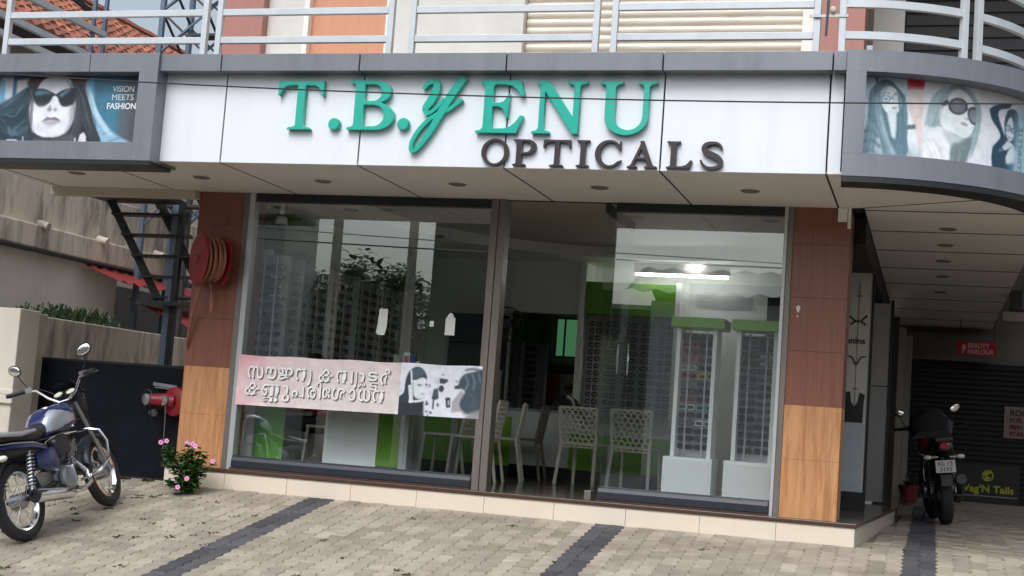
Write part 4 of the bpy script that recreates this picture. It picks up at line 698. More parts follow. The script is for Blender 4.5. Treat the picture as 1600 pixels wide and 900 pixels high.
# counters
t = thing('display_counter', 'glass topped counter with lime green front behind the two chairs', 'counter', (2.45, 3.9, FZ))
inb('front_panel', 1.86, 3.02, 3.62, 3.64, .32, .72, green_lam, t); inb('kick', 1.86, 3.02, 3.66, 4.1, FZ+.002, .319, black_plastic, t); inb('body', 1.86, 3.02, 3.6405, 4.1, .32, .72, white_lam, t); inb('rail', 1.86, 3.02, 3.60, 4.1, .7205, .76, alu_clean, t)
inb('glass_case', 1.87, 3.01, 3.61, 4.09, .7605, .95, clear_glass, t); inb('end_post', 3.022, 3.075, 3.60, 4.1, FZ+.002, .97, alu_clean, t)
t = thing('reception_counter', 'white reception counter in front of the back room opening', 'counter', (1.3, 4.0, FZ))
inb('body', .85, 1.78, 4.0, 4.4, .32, .93, white_lam, t, .004); inb('top', .83, 1.80, 3.98, 4.42, .931, .96, grey_lam, t); inb('kick', .87, 1.76, 4.03, 4.4, FZ+.002, .319, black_plastic, t)
t = thing('handbag', 'black bag with a grey strap on the reception counter', 'bag', (1.66, 4.15, .96))
m = MB(); m.loft([[(1.66+w_*sx, 4.15+dd*sy, z_) for sx, sy in ((-1, -1), (1, -1), (1, 1), (-1, 1))] for z_, w_, dd in ((.961, .17, .09), (1.02, .165, .085), (1.10, .11, .06), (1.15, .03, .04))]); m.build('body', black_plastic, t, bevel=.01)
m = MB(); m.tube([(1.68, 4.09, 1.13), (1.74, 4.08, 1.10), (1.80, 4.08, .97)], .02, 6); m.build('strap', grey_lam, t, smooth=True)
# white and green cupboards right behind the left window
t = thing('window_cupboard', 'low white and lime green cupboards behind the left window below the banner', 'cupboard', (.2, .5, FZ))
inb('white_end', -.60, -.40, .44, .72, FZ+.002, .80, white_lam, t, .003); inb('green_door', -.378, -.085, .44, .46, .285, .80, mat('pale_green_laminate', rgb(118,178,84), .35), t, .003); inb('upright', -.397, -.381, .43, .72, FZ+.002, .80, alu_clean, t)
inb('foot', -.25, -.22, .44, .47, FZ+.002, .284, alu_clean, t); inb('cupboard_top', -.60, -.09, .43, .73, .801, .83, white_lam, t)
t = thing('service_counter', 'white fronted counter with green end panel behind the left window', 'counter', (.7, .6, FZ))
inb('white_front', .32, .845, .45, .47, FZ+.002, .85, white_lam, t, .003); inb('green_end', .847, 1.062, .46, .48, .30, .85, mat('mid_green_laminate', rgb(104,152,40), .35), t, .003); inb('dark_kick', .847, 1.062, .49, .51, FZ+.002, .299, black_plastic, t); inb('end_post', 1.064, 1.142, .45, .53, FZ+.002, .85, alu_clean, t, .003)
inb('counter_top', .30, 1.15, .44, .80, .851, .88, white_lam, t, .003)
t = thing('green_partition', 'lime green low partition behind the chair at the left window', 'partition', (1.3, 3.2, FZ)); inb('panel', .30, 1.30, 3.2, 3.22, .32, .85, green_lam, t); inb('kick', .30, 1.30, 3.2, 3.22, FZ+.002, .3195, black_plastic, t); inb('upright', .62, .70, 3.17, 3.199, FZ+.002, .9, alu_clean, t)
t = thing('notice_board', 'dark board on the rear wall behind the arch topped label', 'board', (.4, 4.53, 1.0)); inb('board', BX0, .79, 4.515, 4.545, 1.0, 2.06, black_plastic, t, .004); inb('poster_sheet', BX0+.08, BX0+.38, 4.505, 4.514, 1.02, 1.42, grey_lam, t); inb('poster_sheet', BX0+.44, BX0+.7, 4.505, 4.514, 1.04, 1.40, grey_lam, t)
# small things on the counter top
t = thing('desk_calendar', 'small white tent calendar standing on the service counter', 'calendar', (.93, .56, .88))
for s_ in (-1, 1):
    m = MB(); m.bar((.93+s_*.055, .56, .881), (.93+s_*.006, .56, 1.33), .09, .004, (1, 0, 0)); m.build('leaf', pap, t)
t = thing('lens_box', 'red and white lens solution carton on the service counter', 'carton', (1.02, .56, .88)); inb('carton', 1.005, 1.065, .54, .58, .881, 1.355, pap, t); inb('red_print', 1.012, 1.058, .5385, .5399, 1.24, 1.33, red_paint, t)
t = thing('lens_box', 'blue lens solution carton on the service counter', 'carton', (1.1, .56, .88)); inb('carton', 1.07, 1.12, .545, .585, .881, 1.34, mat('blue_carton', rgb(52,78,140), .5), t); inb('small_carton', 1.124, 1.155, .55, .58, .881, 1.28, pap, t)
# fan, AC bay, louvre, tube light, security camera, posters, back room window
t = thing('wall_fan', 'dark wall fan seen through the entrance beside the jamb', 'fan', (.93, 4.3, 2.0))
m = MB(); m.torus((.86, 4.2, 1.93), (.35, -1, 0), .20, .008, 28, 6); m.torus((.86, 4.2, 1.93), (.35, -1, 0), .13, .005, 24, 5)
for k in range(12):
    a = k*math.pi/6; m.bar((.86, 4.2, 1.93), (.86+.2*math.cos(a)*.94, 4.2+.2*math.cos(a)*.33, 1.93+.2*math.sin(a)), .004)
m.build('cage', dark_steel, t); m = MB(); m.lathe([(.05, -.06), (.06, 0), (.05, .1)], (.86, 4.2, 1.93), (-.35, 1, 0), 16); m.build('motor', black_plastic, t, smooth=True)
for k in range(3):
    a = k*2*math.pi/3+.4; m = MB(); m.ell((.86+.1*math.cos(a), 4.215+.035*math.cos(a), 1.93+.1*math.sin(a)), (.085, .006, .05), 10, 6, Matrix.Rotation(-a, 3, 'Y')); m.build('blade', dark_steel, t, smooth=True)
m = MB(); m.bar((.86, 4.26, 1.93), (.86, 4.54, 1.98), .05); m.build('bracket', dark_steel, t)
t = thing('louvre_vent', 'white louvred vent panel high on the rear wall', 'vent', (3.3, 4.88, 2.3)); inb('panel', 2.88, 3.95, 4.87, 4.895, 2.10, 2.58, mat('pale_panel', rgb(206,212,212), .5), t)
for k in range(6): inb('slat', 2.97, 3.63, 4.855, 4.869, 2.285+k*.028, 2.303+k*.028, alu_clean, t)
inb('dark_recess', 3.80, 4.5, 4.86, 4.869, 1.9, 2.45, black_plastic, t)
t = thing('tube_light', 'lit white fluorescent tube fitting under the rear ceiling', 'light', (2.91, 4.8, 2.64)); inb('batten', 2.31, 3.42, 4.33, 4.39, 2.617, 2.72, white_frame, t)
m = MB(); m.cyl((2.33, 4.36, 2.60), (3.40, 4.36, 2.60), .014, 10); m.build('tube', mat('tube_glow', (1, 1, 1), .5, emit=17, var=0), t, smooth=True)
t = thing('round_lamp', 'lit round ceiling lamp above the tube light', 'light', (2.95, 4.1, 2.72)); m = MB(); m.lathe([(.10, 0), (.09, -.02), (.0, -.026)], (3.02, 4.35, 2.724), n=20); m.build('diffuser', mat('lamp_glow', (1, .98, .95), .5, emit=8, var=0), t, smooth=True)
t = thing('security_camera', 'white dome security camera hanging inside the left window', 'camera', (-.33, .5, 2.6)); m = MB(); m.cyl((-.33, .5, 2.725), (-.33, .5, 2.60), .022, 10); m.build('bracket', white_frame, t, smooth=True)
m = MB(); m.lathe([(.03, .08), (.055, .06), (.06, 0)], (-.33, .5, 2.50), n=18); m.build('body', white_frame, t, smooth=True); m = MB(); m.ell((-.33, .5, 2.497), (.052, .052, .058)); m.build('dome', black_plastic, t, smooth=True)
m = MB(); m.tube([(-.34, .5, 2.58), (-.38, .46, 2.66), (-.42, .4, 2.62), (-.44, .35, 2.45), (-.44, .33, 1.9)], .005, 5); m.build('cable', black_plastic, t, smooth=True)
t = thing('back_room_window', 'bright back room window with green foliage outside', 'window', (.95, 8.19, 1.9)); inb('view', WX0, WX1, 8.185, 8.199, 1.80, 2.33, mat('foliage_view', rgb(52,92,64), .8, 0, .5, 14, emit=.9), t)
for x0, x1, z0, z1 in ((WX0-.04, WX0, 1.76, 2.37), (WX0+.10, WX0+.13, 1.80, 2.33), (WX0, WX1+.04, 1.76, 1.80), (WX0, WX1+.04, 2.33, 2.37)): inb('frame', x0, x1, 8.17, 8.184, z0, z1, white_frame, t)
t = thing('wall_poster', 'red wall poster with pale marks in the back room', 'poster', (.75, 7.0, 1.3)); inb('sheet', .60, .83, 6.99, 7.0, 1.11, 1.50, mat('red_poster', rgb(196,92,84), .6), t); inb('print', .605, .65, 6.985, 6.9895, 1.22, 1.34, pap, t)
t = thing('wall_poster', 'white poster with a round orange emblem in the back room', 'poster', (1.0, 7.0, 1.3)); inb('sheet', .835, 1.11, 6.99, 7.0, 1.13, 1.50, pap, t)
m = MB(); m.lathe([(.075, 0), (.075, .002)], (.965, 6.9895, 1.31), (0, -1, 0), 20); m.build('emblem', mat('emblem_tan', rgb(178,150,116), .6), t); inb('emblem_bar', .905, 1.025, 6.984, 6.9872, 1.30, 1.325, black_plastic, t); inb('caption', .90, 1.04, 6.988, 6.9896, 1.19, 1.205, grey_lam, t)
inb('partition', .50, 1.9, 7.001, 7.03, FZ, 1.62, mat('brown_partition', rgb(110,88,76), .6), IN)
t = thing('back_cabinet', 'narrow eyewear cabinet with green header in the back room', 'cabinet', (.35, 6, FZ)); inb('panel', .10, .80, 6.4, 6.42, .9, 1.86, grey_lam, t); inb('header', .05, .72, 6.3, 6.42, 1.865, 2.16, green_lam, t)
for xa in (.10, .44, .78): inb('stile', xa, xa+.03, 6.36, 6.399, .9, 1.864, white_lam, t)
for xr in (.26, .58):
    rod(t, xr, 6.38, .9, 1.84)
    for j in range(10): eyes(glasses_black, xr, 6.34, .98+j*.088, 0, 'dark eyeglasses in the back room cabinet', 'eyeglasses in the back room', 'eyeglasses')
# perforated plastic chairs
def chair_proto(mt):
    random.seed(3); t = thing('perforated_chair', 'x', 'chair')
    W2, H0, H1 = .20, .42, .85; cells = []; outer = [(-W2, 0), (W2, 0), (W2+.012, H1-H0), (-W2-.012, H1-H0)]; holes = []
    Hh = H1-H0; sites = []
    for r_ in range(-1, 9):
        for c_ in range(-1, 8): sites.append((-W2+.033+(c_+.5*(r_ % 2)-.25)*.062+random.uniform(-.014, .014), .024+r_*.049+random.uniform(-.011, .011)))
    for si, (sx_, sz_) in enumerate(sites):
        poly = [(-W2+.010, .010), (W2-.010, .010), (W2-.010, Hh-.022), (-W2+.010, Hh-.022)]
        for sj, (tx, tz) in enumerate(sites):
            if sj == si or abs(tx-sx_) > .16 or abs(tz-sz_) > .16: continue
            nx, nz = tx-sx_, tz-sz_; L_ = math.hypot(nx, nz); nx /= L_; nz /= L_; lim = L_/2-.0045; out = []
            for a in range(len(poly)):
                p, q = poly[a], poly[(a+1) % len(poly)]; dp = (p[0]-sx_)*nx+(p[1]-sz_)*nz-lim; dq = (q[0]-sx_)*nx+(q[1]-sz_)*nz-lim
                if dp <= 0: out.append(p)
                if dp*dq < 0: k = dp/(dp-dq); out.append((p[0]+(q[0]-p[0])*k, p[1]+(q[1]-p[1])*k))
            poly = out
            if len(poly) < 3: break
        if len(poly) < 3: continue
        ar = abs(sum(poly[a][0]*poly[(a+1) % len(poly)][1]-poly[(a+1) % len(poly)][0]*poly[a][1] for a in range(len(poly))))/2
        if ar < .00035: continue
        cx_, cz_ = sum(p[0] for p in poly)/len(poly), sum(p[1] for p in poly)/len(poly); cut = []
        for a in range(len(poly)):
            p, q = poly[a], poly[(a+1) % len(poly)]; cut += [(p[0]*.8+q[0]*.2, p[1]*.8+q[1]*.2), (p[0]*.2+q[0]*.8, p[1]*.2+q[1]*.8)]
        holes.append([(cx_+(p[0]-cx_)*.96, cz_+(p[1]-cz_)*.96) for p in cut])
    me = curve_mesh('backrest', [outer]+holes, mt, .006, .001); o = link('backrest', me, t)
    me.transform(Matrix.Translation((0, .20, H0-.02)) @ Matrix.Rotation(R(-9), 4, 'X') @ FACE.to_4x4())
    m = MB(); m.loft([[(x, y, z+dz) for x, y in ((-.2, -.21), (.2, -.21), (.205, .21), (-.205, .21))] for z, dz in ((.425, 0), (.45, 0))]); m.build('seat', mt, t, bevel=.008)
    for sx in (-1, 1):
        m = MB(); m.bar((sx*.19, -.19, .44), (sx*.205, -.225, 0), .034, .028); m.build('leg', mt, t, bevel=.004)
        m = MB(); m.bar((sx*.192, .20, .44), (sx*.215, .275, 0), .034, .028); m.build('leg', mt, t, bevel=.004)
        m = MB(); m.bar((sx*.200, .203, .43), (sx*.212, .268, .815), .024, .03); m.build('back_post', mt, t, bevel=.004)
    return t
# each prototype faces -Y (back towards +Y); rz turns it
ch0 = chair_proto(plastic); chairs = [(.84, 2.45, -90, 'ivory perforated plastic chair behind the photo end of the banner', 'ivory'),
    (BX-.25, 1.93, -84, 'ivory perforated plastic chair right behind the door jamb', 'ivory'), (CX_-.25, 2.75, -78, 'ivory perforated plastic chair second inside the entrance, back to the door', 'ivory'), (DX-.25, 3.5, -84, 'taupe perforated plastic chair furthest inside the entrance', 'taupe'),
    (2.18, 3.05, 172, 'ivory perforated plastic chair in the entrance with its back to the street', 'ivory'), (2.83, 2.55, 176, 'ivory perforated plastic chair behind the open glass door', 'ivory')]
chd = None
for i, (x, y, rz, lab, kind) in enumerate(chairs):
    o = ch0 if i == 0 else copy_tree(ch0)
    o.location = (x, y, FZ); o.rotation_euler = (0, 0, R(rz)); o['label'] = lab; o['group'] = 'perforated plastic chairs'
    if kind == 'taupe':
        for p_ in o.children: p_.data = p_.data.copy(); p_.data.materials[0] = dark_plastic
# seated customer behind the banner
P_ = thing('person', 'person in a red top seated behind the banner, head bowed', 'person', (.10, .95, FZ))
def skin_body():
    J = {'pel': (0, 0, .47), 'sp': (0, -.02, .62), 'ch': (0, -.06, .80), 'nk': (0, -.10, .93), 'hd': (0, -.14, 1.0), 'top': (0, -.17, 1.10)}
    rad = {'pel': .14, 'sp': .13, 'ch': .14, 'nk': .05, 'hd': .075, 'top': .075}; Ed = [('pel', 'sp'), ('sp', 'ch'), ('ch', 'nk'), ('nk', 'hd'), ('hd', 'top')]
    for s_, n in ((-1, 'r'), (1, 'l')):
        J.update({'sh'+n: (s_*.17, -.06, .85), 'el'+n: (s_*.23, -.14, .62), 'wr'+n: (s_*.14, -.36, .60), 'hn'+n: (s_*.11, -.44, .60), 'hp'+n: (s_*.10, -.03, .46), 'kn'+n: (s_*.13, -.44, .47), 'an'+n: (s_*.13, -.42, .09), 'ft'+n: (s_*.13, -.56, .04)})
        rad.update({'sh'+n: .065, 'el'+n: .045, 'wr'+n: .032, 'hn'+n: .035, 'hp'+n: .10, 'kn'+n: .065, 'an'+n: .042, 'ft'+n: .035})
        Ed += [('ch', 'sh'+n), ('sh'+n, 'el'+n), ('el'+n, 'wr'+n), ('wr'+n, 'hn'+n), ('pel', 'hp'+n), ('hp'+n, 'kn'+n), ('kn'+n, 'an'+n), ('an'+n, 'ft'+n)]
    ks = list(J); me = bpy.data.meshes.new('body'); me.from_pydata([J[k] for k in ks], [(ks.index(a), ks.index(b)) for a, b in Ed], [])
    o = bpy.data.objects.new('tmp', me); C.objects.link(o); o.modifiers.new('s', 'SKIN'); 
    for i, k in enumerate(ks): me.skin_vertices[0].data[i].radius = (rad[k], rad[k]); me.skin_vertices[0].data[i].use_root = (k == 'pel')
    ss = o.modifiers.new('d', 'SUBSURF'); ss.levels = 2; ss.render_levels = 2
    dg = bpy.context.evaluated_depsgraph_get(); dg.update(); r_ = bpy.data.meshes.new_from_object(o.evaluated_get(dg)); bpy.data.objects.remove(o); r_.materials.clear()
    for mt in (mat('red_cloth', rgb(176,40,50), .8, 0, .1, 12), mat('dark_trousers', rgb(40,38,42), .85), mat('brown_skin', rgb(150,100,74), .55)): r_.materials.append(mt)
    for p in r_.polygons:
        c = p.center; k = 0
        if c.z < .56 and not (abs(c.x) > .10 and c.z > .54 and c.y < -.1): k = 1
        if c.z > .91 or (c.y < -.19 and c.z > .545): k = 2
        p.material_index = k; p.use_smooth = True
    return r_
b_ = link('body', skin_body(), P_); m = MB(); m.ell((0, -.14, 1.055), (.098, .115, .105), 16, 10); m.ell((0, -.05, 1.0), (.08, .06, .09), 12, 8); h = link('hair', m.mesh('hair', mat('black_hair', (.012, .01, .009), .5), True), P_)
P_.rotation_euler = (0, 0, R(-70)); P_.scale = (.98, .98, .98)
t = copy_tree(ch0); t.location = (.14, .97, FZ); t.rotation_euler = (0, 0, R(-70)); t['label'] = 'ivory perforated plastic chair carrying the person in red'
# ---------------------------------------------------------------- side passage on the right
PS = thing('side_passage', 'dim side passage with panelled soffit and closed shopfronts', 'passage', (6, 5, 0))
def psb(name, x0, x1, y0, y1, z0, z1, mt, par=None, bev=0): m = MB(); m.box(x0, x1, y0, y1, z0, z1); return m.build(name, mt, par if par is not None else PS, bevel=bev)
pys = [.056, .16, 1.28, 2.53, 3.9, 5.35, 7.0, 8.4, 9.8, 11.0]
for i in range(len(pys)-1): psb('soffit_panel', 5.09, 6.5, pys[i]+.011, pys[i+1]-.011, SZ, SZ+.012, soffit_m)
for yj in pys[1:-1]: psb('joint_strip', 5.09, 6.5, yj-.02, yj+.02, SZ-.0015, SZ+.01, joint)
psb('soffit_back', 4.9, 6.52, .05, 11.2, SZ+.04, SZ+.10, joint); psb('dark_edge', 4.70, 5.085, .56, 11, 2.50, SZ-.002, joint)
dark_sh = mat('black_shutter', rgb(26,27,30), .45, .2, .15, 6)
bs = thing('roller_shutter', 'black roller shutter closing the end of the side passage', 'shutter', (6.3, 11, .1)); psb('curtain', 5.2, 8.3, 11.03, 11.06, .1, 2.2, dark_sh, bs)
for k in range(27): psb('slat', 5.2, 8.3, 11.0, 11.029, .12+k*.0765, .12+k*.0765+.064, dark_sh, bs, .008)
psb('end_wall', 5.1, 8.6, 11.1, 11.2, .0, 3.4, mat('passage_wall', rgb(120,116,108), .8)); psb('step', 5.2, 8.3, 10.9, 11.4, .02, .10, cream_plaster)
psb('lintel', 5.1, 6.5, 10.8, 11.0, 2.21, 2.62, mat('grey_lintel', rgb(110,106,100), .8)); 
ow = thing('far_wall', 'cream painted wall beyond the open side of the passage', 'wall', (8, 12, 0)); psb('face', 6.5, 9.5, 11.21, 11.3, 2.2, 3.6, mat('far_cream', rgb(222,214,192), .7, 0, .04, 2), ow)
psb('cross_beam', 6.52, 8.5, 6.0, 6.3, 2.55, 2.78, dark_steel, PS); psb('cross_beam', 6.52, 8.5, 8.0, 8.2, 2.60, 2.72, beam_m, PS)
hb = thing('hanging_signboard', 'dark hanging signboard at the open edge of the passage', 'sign', (6.75, 3.2, 2.3)); psb('board', 6.50, 6.95, 3.4, 3.44, 2.29, 2.56, black_metal, hb, .004); psb('hanger', 6.60, 6.63, 3.41, 3.43, 2.5605, SZ+.1, dark_steel, hb)
# narrow shop doors with printed panels, one behind the other
posterw = mat('white_poster', rgb(214,210,202), .5, 0, .03, 3); 
t = thing('door_panel', 'tall white printed door panel with small black emblems right of the column', 'door', (4.95, 2.6, FZ))
psb('panel', 4.70, 5.075, 2.55, 2.60, .36, 2.50, posterw, t); psb('kick_panel', 4.70, 5.085, 2.545, 2.60, FZ+.001, .359, black_plastic, t); psb('edge', 5.0765, 5.10, 2.54, 2.61, FZ+.001, 2.50, black_metal, t)
psb('centre_line', 4.953, 4.957, 2.5465, 2.5495, .37, 2.42, black_plastic, t); psb('lower_sheet', 4.705, 5.06, 2.544, 2.549, .365, 1.02, mat('pale_blue_sheet', rgb(186,194,200), .5), t)
m = MB(); m.prism([(4.86, 1.03), (5.04, 1.03), (5.045, 1.25), (5.055, 1.30), (5.00, 1.325), (4.985, 1.23), (4.955, 1.18), (4.925, 1.23), (4.91, 1.33), (4.86, 1.32)], lambda x, z: (x, 2.5445, z), lambda x, z: (x, 2.549, z)); m.build('dark_print', black_plastic, t)
def strokes(par, lines, y, mt, w=.006):
    for ln in lines:
        m = MB(); 
        for p, q_ in zip(ln, ln[1:]): m.bar((p[0], y, p[1]), (q_[0], y, q_[1]), w, .002, (0, 1, 0)); y -= .0004
        m.build('emblem', mt, par)
for zc, f in ((2.02, 1), (1.64, -1)):
    if f > 0: strokes(t, [[(4.87, zc+.05), (4.93, zc), (4.98, zc), (5.04, zc+.06)], [(4.88, zc-.035), (4.93, zc), (4.985, zc), (5.03, zc-.035)]], 2.545, black_plastic, .016)
    else: strokes(t, [[(4.87, zc+.035), (4.91, zc+.03), (4.955, zc-.05), (5.0, zc+.03), (5.045, zc+.035)]], 2.545, black_plastic, .014)
for zc in (2.27, 1.30+.06): strokes(t, [[(4.93, zc), (4.985, zc)]], 2.545, black_plastic, .008)
w_ = link('word', text_mesh('word', 'enins', .09, black_plastic, .0006, .002), t); place_face(w_, (4.845, 2.546, 1.80), parent=t)
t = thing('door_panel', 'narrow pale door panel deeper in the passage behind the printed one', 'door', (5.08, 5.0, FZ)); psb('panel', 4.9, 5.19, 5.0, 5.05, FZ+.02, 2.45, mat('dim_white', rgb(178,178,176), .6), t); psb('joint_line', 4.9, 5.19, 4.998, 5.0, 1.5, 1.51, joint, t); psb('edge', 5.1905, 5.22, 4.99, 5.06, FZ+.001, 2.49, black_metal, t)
t = thing('side_shutter', 'dark brown closed shutter between white pilasters in the passage', 'shutter', (5.2, 8, FZ)); psb('curtain', 5.0, 5.24, 7.0, 7.05, FZ+.001, 2.49, mat('brown_shutter', rgb(58,50,44), .6), t)
for k in range(22): psb('slat', 5.0, 5.235, 6.985, 6.999, .2+k*.1, .2+k*.1+.08, MATS['brown_shutter'], t)
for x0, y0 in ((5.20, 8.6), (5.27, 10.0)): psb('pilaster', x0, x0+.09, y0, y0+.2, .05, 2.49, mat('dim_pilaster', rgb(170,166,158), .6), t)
psb('passage_side_wall', 4.66, 4.70, .56, 10.9, FZ, 2.6, joint)
RB = thing('sky_block_mass', 'plain added block, out of view, keeping sky light off the passage', 'building', (9, 6, 0)); psb('wall', 10.4, 11.4, .6, 14, -.2, 4, plaster, RB); psb('parapet', 10.35, 11.45, .55, 14.05, 4.001, 4.3, concrete, RB)  # unseen mass added to block sky light from the right of the passage
# signs in the passage
t = thing('beauty_parlour_sign', 'red hanging sign board with pale lettering above the passage end', 'sign', (6.3, 9.5, 2.3)); psb('board', 5.98, 6.52, 9.5, 9.54, 2.22, 2.415, mat('red_sign', rgb(190,34,44), .45, emit=0), t, .004)
pale = mat('pale_pink_print', rgb(236,190,186), .5)
for body, z in (('BEAUTY', 2.325), ('PARLOUR', 2.24)):
    o = link('sign_word', text_mesh('sign_word', body, .095, pale, .0006, .003), t); wd = max(v.co.x for v in o.data.vertices); place_face(o, (6.125, 9.4985, z), sx=(.30 if body == 'BEAUTY' else .36)/wd, parent=t)
m = MB(); m.ell((6.075, 9.497, 2.325), (.03, .004, .045)); m.bar((6.07, 9.497, 2.30), (6.06, 9.497, 2.235), .02, .004, (0, 1, 0)); m.build('emblem', pale, t, smooth=True)
for x in (6.02, 6.48): psb('hanger', x-.006, x+.006, 9.515, 9.525, 2.4155, SZ, dark_steel, t)
t = thing('pet_shop_board', 'black board with a yellow green cat emblem and lettering on the shutter', 'sign', (6.5, 10.95, .3)); psb('board', 5.9, 6.98, 10.95, 10.99, .10, .68, black_plastic, t, .004); lime = mat('lime_print', rgb(196,204,52), .5)
o = link('sign_word', text_mesh('sign_word', "Wag'N Tails", .15, lime, .0008, .004), t); wd = max(v.co.x for v in o.data.vertices); place_face(o, (6.10, 10.948, .27), sx=.80/wd, parent=t)
m = MB(); m.torus((6.52, 10.946, .52), (0, 1, 0), .075, .012, 22, 5); m.build('ring', lime, t, smooth=True); o = link('cat_emblem', curve_mesh('cat_emblem', [[(-.07, .01), (-.06, .06), (-.045, .075), (-.02, .055), (.02, .06), (.05, .085), (.055, .04), (.02, .02), (-.02, .0), (.02, -.02), (.05, -.01), (.02, -.06), (-.04, -.055), (-.03, -.01)]], lime, .001, 0), t); place_face(o, (6.52, 10.944, .52), parent=t)
psb('caption', 6.16, 6.95, 10.9465, 10.949, .205, .222, mat('grey_print', rgb(150,150,150), .6), t)
t = thing('rent_notice', 'weathered notice board with dark red lettering on the shutter', 'sign', (6.95, 10.97, 1.3)); psb('board', 6.72, 7.42, 10.96, 10.99, 1.10, 1.575, mat('weathered_board', rgb(150,140,134), .7, 0, .12, 6), t, .004)
for body, z, s_, cc in (('ROOMS', 1.44, .12, (60, 40, 40)), ('FOR RENT', 1.34, .095, (110, 40, 40)), ('9891', 1.235, .10, (120, 30, 30)), ('9744', 1.135, .10, (120, 30, 30))):
    o = link('sign_word', text_mesh('sign_word', body, s_, mat('ink_%d' % cc[0], rgb(*cc), .6), .0006, .004), t); place_face(o, (6.80, 10.958, z), parent=t)
t = thing('flower_pot', 'small dusty red plant pot beside the passage steps', 'pot', (5.42, 9.0, .09)); m = MB(); m.lathe([(.09, 0), (.13, .22), (.14, .25), (.12, .25)], (5.42, 8.6, .086), n=18); m.build('pot', mat('dull_red_pot', rgb(120,50,48), .7), t, smooth=True)
m = MB(); random.seed(2)
for k in range(40):
    a, b2, l = random.uniform(0, 6.28), random.uniform(.2, 1.2), random.uniform(.08, .2); tip = Vector((5.42+l*math.cos(a)*math.cos(b2), 8.6+l*math.sin(a)*math.cos(b2), .33+l*math.sin(b2))); bs_ = Vector((5.42, 8.6, .32)); sd2 = (tip-bs_).cross(Vector((0, 0, 1))).normalized()*.02; m.add([bs_, (bs_+tip)/2+sd2, tip, (bs_+tip)/2-sd2], [(0, 1, 2, 3)])
m.build('leaves', dark_leaf, t)

# ---------------------------------------------------------------- left side: neighbour walls, stair, gate
NB = thing('neighbour_house', 'weathered neighbouring house with stained parapet and grey plaster wall', 'building', (-5, 4, 0))
def nbb(name, x0, x1, y0, y1, z0, z1, mt, par=None, bev=.01): m = MB(); m.box(x0, x1, y0, y1, z0, z1); return m.build(name, mt, par if par is not None else NB, bevel=bev)
nbb('lower_wall', -4.4, -4.06, -3.0, 3.55, -.6, 2.33, plaster); nbb('ledge', -4.4, -3.94, -3.0, 9, 2.33, 2.60, concrete, None, .02); nbb('parapet', -4.4, -4.02, -3.0, 9, 2.601, 3.14, concrete, None, .015); nbb('drip_line', -4.1, -3.93, -3.0, 9, 2.30, 2.3295, dark_steel)
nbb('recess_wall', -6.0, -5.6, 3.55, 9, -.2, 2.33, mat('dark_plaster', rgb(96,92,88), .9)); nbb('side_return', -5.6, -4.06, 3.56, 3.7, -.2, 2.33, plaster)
for y in (1.9, 3.1, 4.4):
    m = MB(); m.cyl((-4.0, y, 2.62), (-3.86, y, 2.585), .045, 12, .045); m.build('drain_spout', concrete, NB, smooth=True)
def corrugated(name, x0, x1, y0, y1, z0, z1, mt, label, n=30):
    m = MB(); rows = []
    for k in range(n*4+1):
        y = y0+(y1-y0)*k/(n*4); dz = .018*math.sin(k*math.pi/2); rows.append([(x0, y, z0+dz), (x1, y, z1+dz), (x1, y, z1+dz-.006), (x0, y, z0+dz-.006)])
    m.loft(rows); o = m.build(name, mt, smooth=True); return tag(o, label, 'roof')
corrugated('sheet_awning', -3.5, -4.0, 2.9, 5.2, 2.10, 2.28, red_sheet, 'red corrugated sheet awning fixed under the stained parapet', 10)
corrugated('sheet_awning', -3.0, -4.0, 3.9, 6.4, 1.62, 1.98, red_sheet, 'lower red corrugated sheet awning behind the steel post', 10)
CW = thing('compound_wall', 'low stained compound wall with cream corner pillar', 'wall', (-2.9, 2, 0))
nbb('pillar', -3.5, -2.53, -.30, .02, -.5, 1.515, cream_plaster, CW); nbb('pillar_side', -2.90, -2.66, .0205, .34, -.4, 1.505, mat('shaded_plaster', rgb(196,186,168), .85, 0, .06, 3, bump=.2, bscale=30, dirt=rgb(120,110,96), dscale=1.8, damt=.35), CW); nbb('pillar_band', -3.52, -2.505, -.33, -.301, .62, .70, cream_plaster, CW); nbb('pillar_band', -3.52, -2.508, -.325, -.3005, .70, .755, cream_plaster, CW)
nbb('wall', -3.05, -2.85, .345, 7.5, -.3, 1.50, concrete, CW)
random.seed(21); gm = MB()
for k in range(700):
    y = random.gauss(1.5, .4); y = min(max(y, .95), 2.3); x = -2.98+random.uniform(-.5, .0); hgt = random.uniform(.02, .13)*max(.2, 1-.5*abs(y-1.55)); base = Vector((x, y, 1.49+random.uniform(0, .10)*(x < -3))); a = random.uniform(0, 6.28)
    tip = base+Vector((random.uniform(-.06, .06), random.uniform(-.06, .06), hgt)); sd2 = Vector((math.cos(a), math.sin(a), random.uniform(-.6, .6)))*random.uniform(.007, .015); gm.add([base-sd2, base+sd2, tip+sd2*.8, tip-sd2*.8], [(0, 1, 2, 3)])
o = gm.build('ground_cover', dark_leaf, kind='stuff'); o['label'] = 'green weeds growing along the top of the compound wall'; o['category'] = 'weeds'
# vegetation strip soil behind the wall
nbb('planting_soil', -3.7, -3.051, .5, 3.4, -.2, 1.46, earth, CW)
BG = thing('black_gate', 'black sheet metal gate between the compound wall and the left column', 'gate', (-1.8, .3, 0))
nbb('sheet', -2.659, -1.0, .30, .33, .02, 1.065, black_sheet, BG, .003); nbb('top_rail', -2.659, -1.0, .295, .335, 1.0655, 1.09, black_metal, BG, .002); nbb('gate_post', -1.03, -.99, .34, .40, 0, 1.08, black_metal, BG, .002)
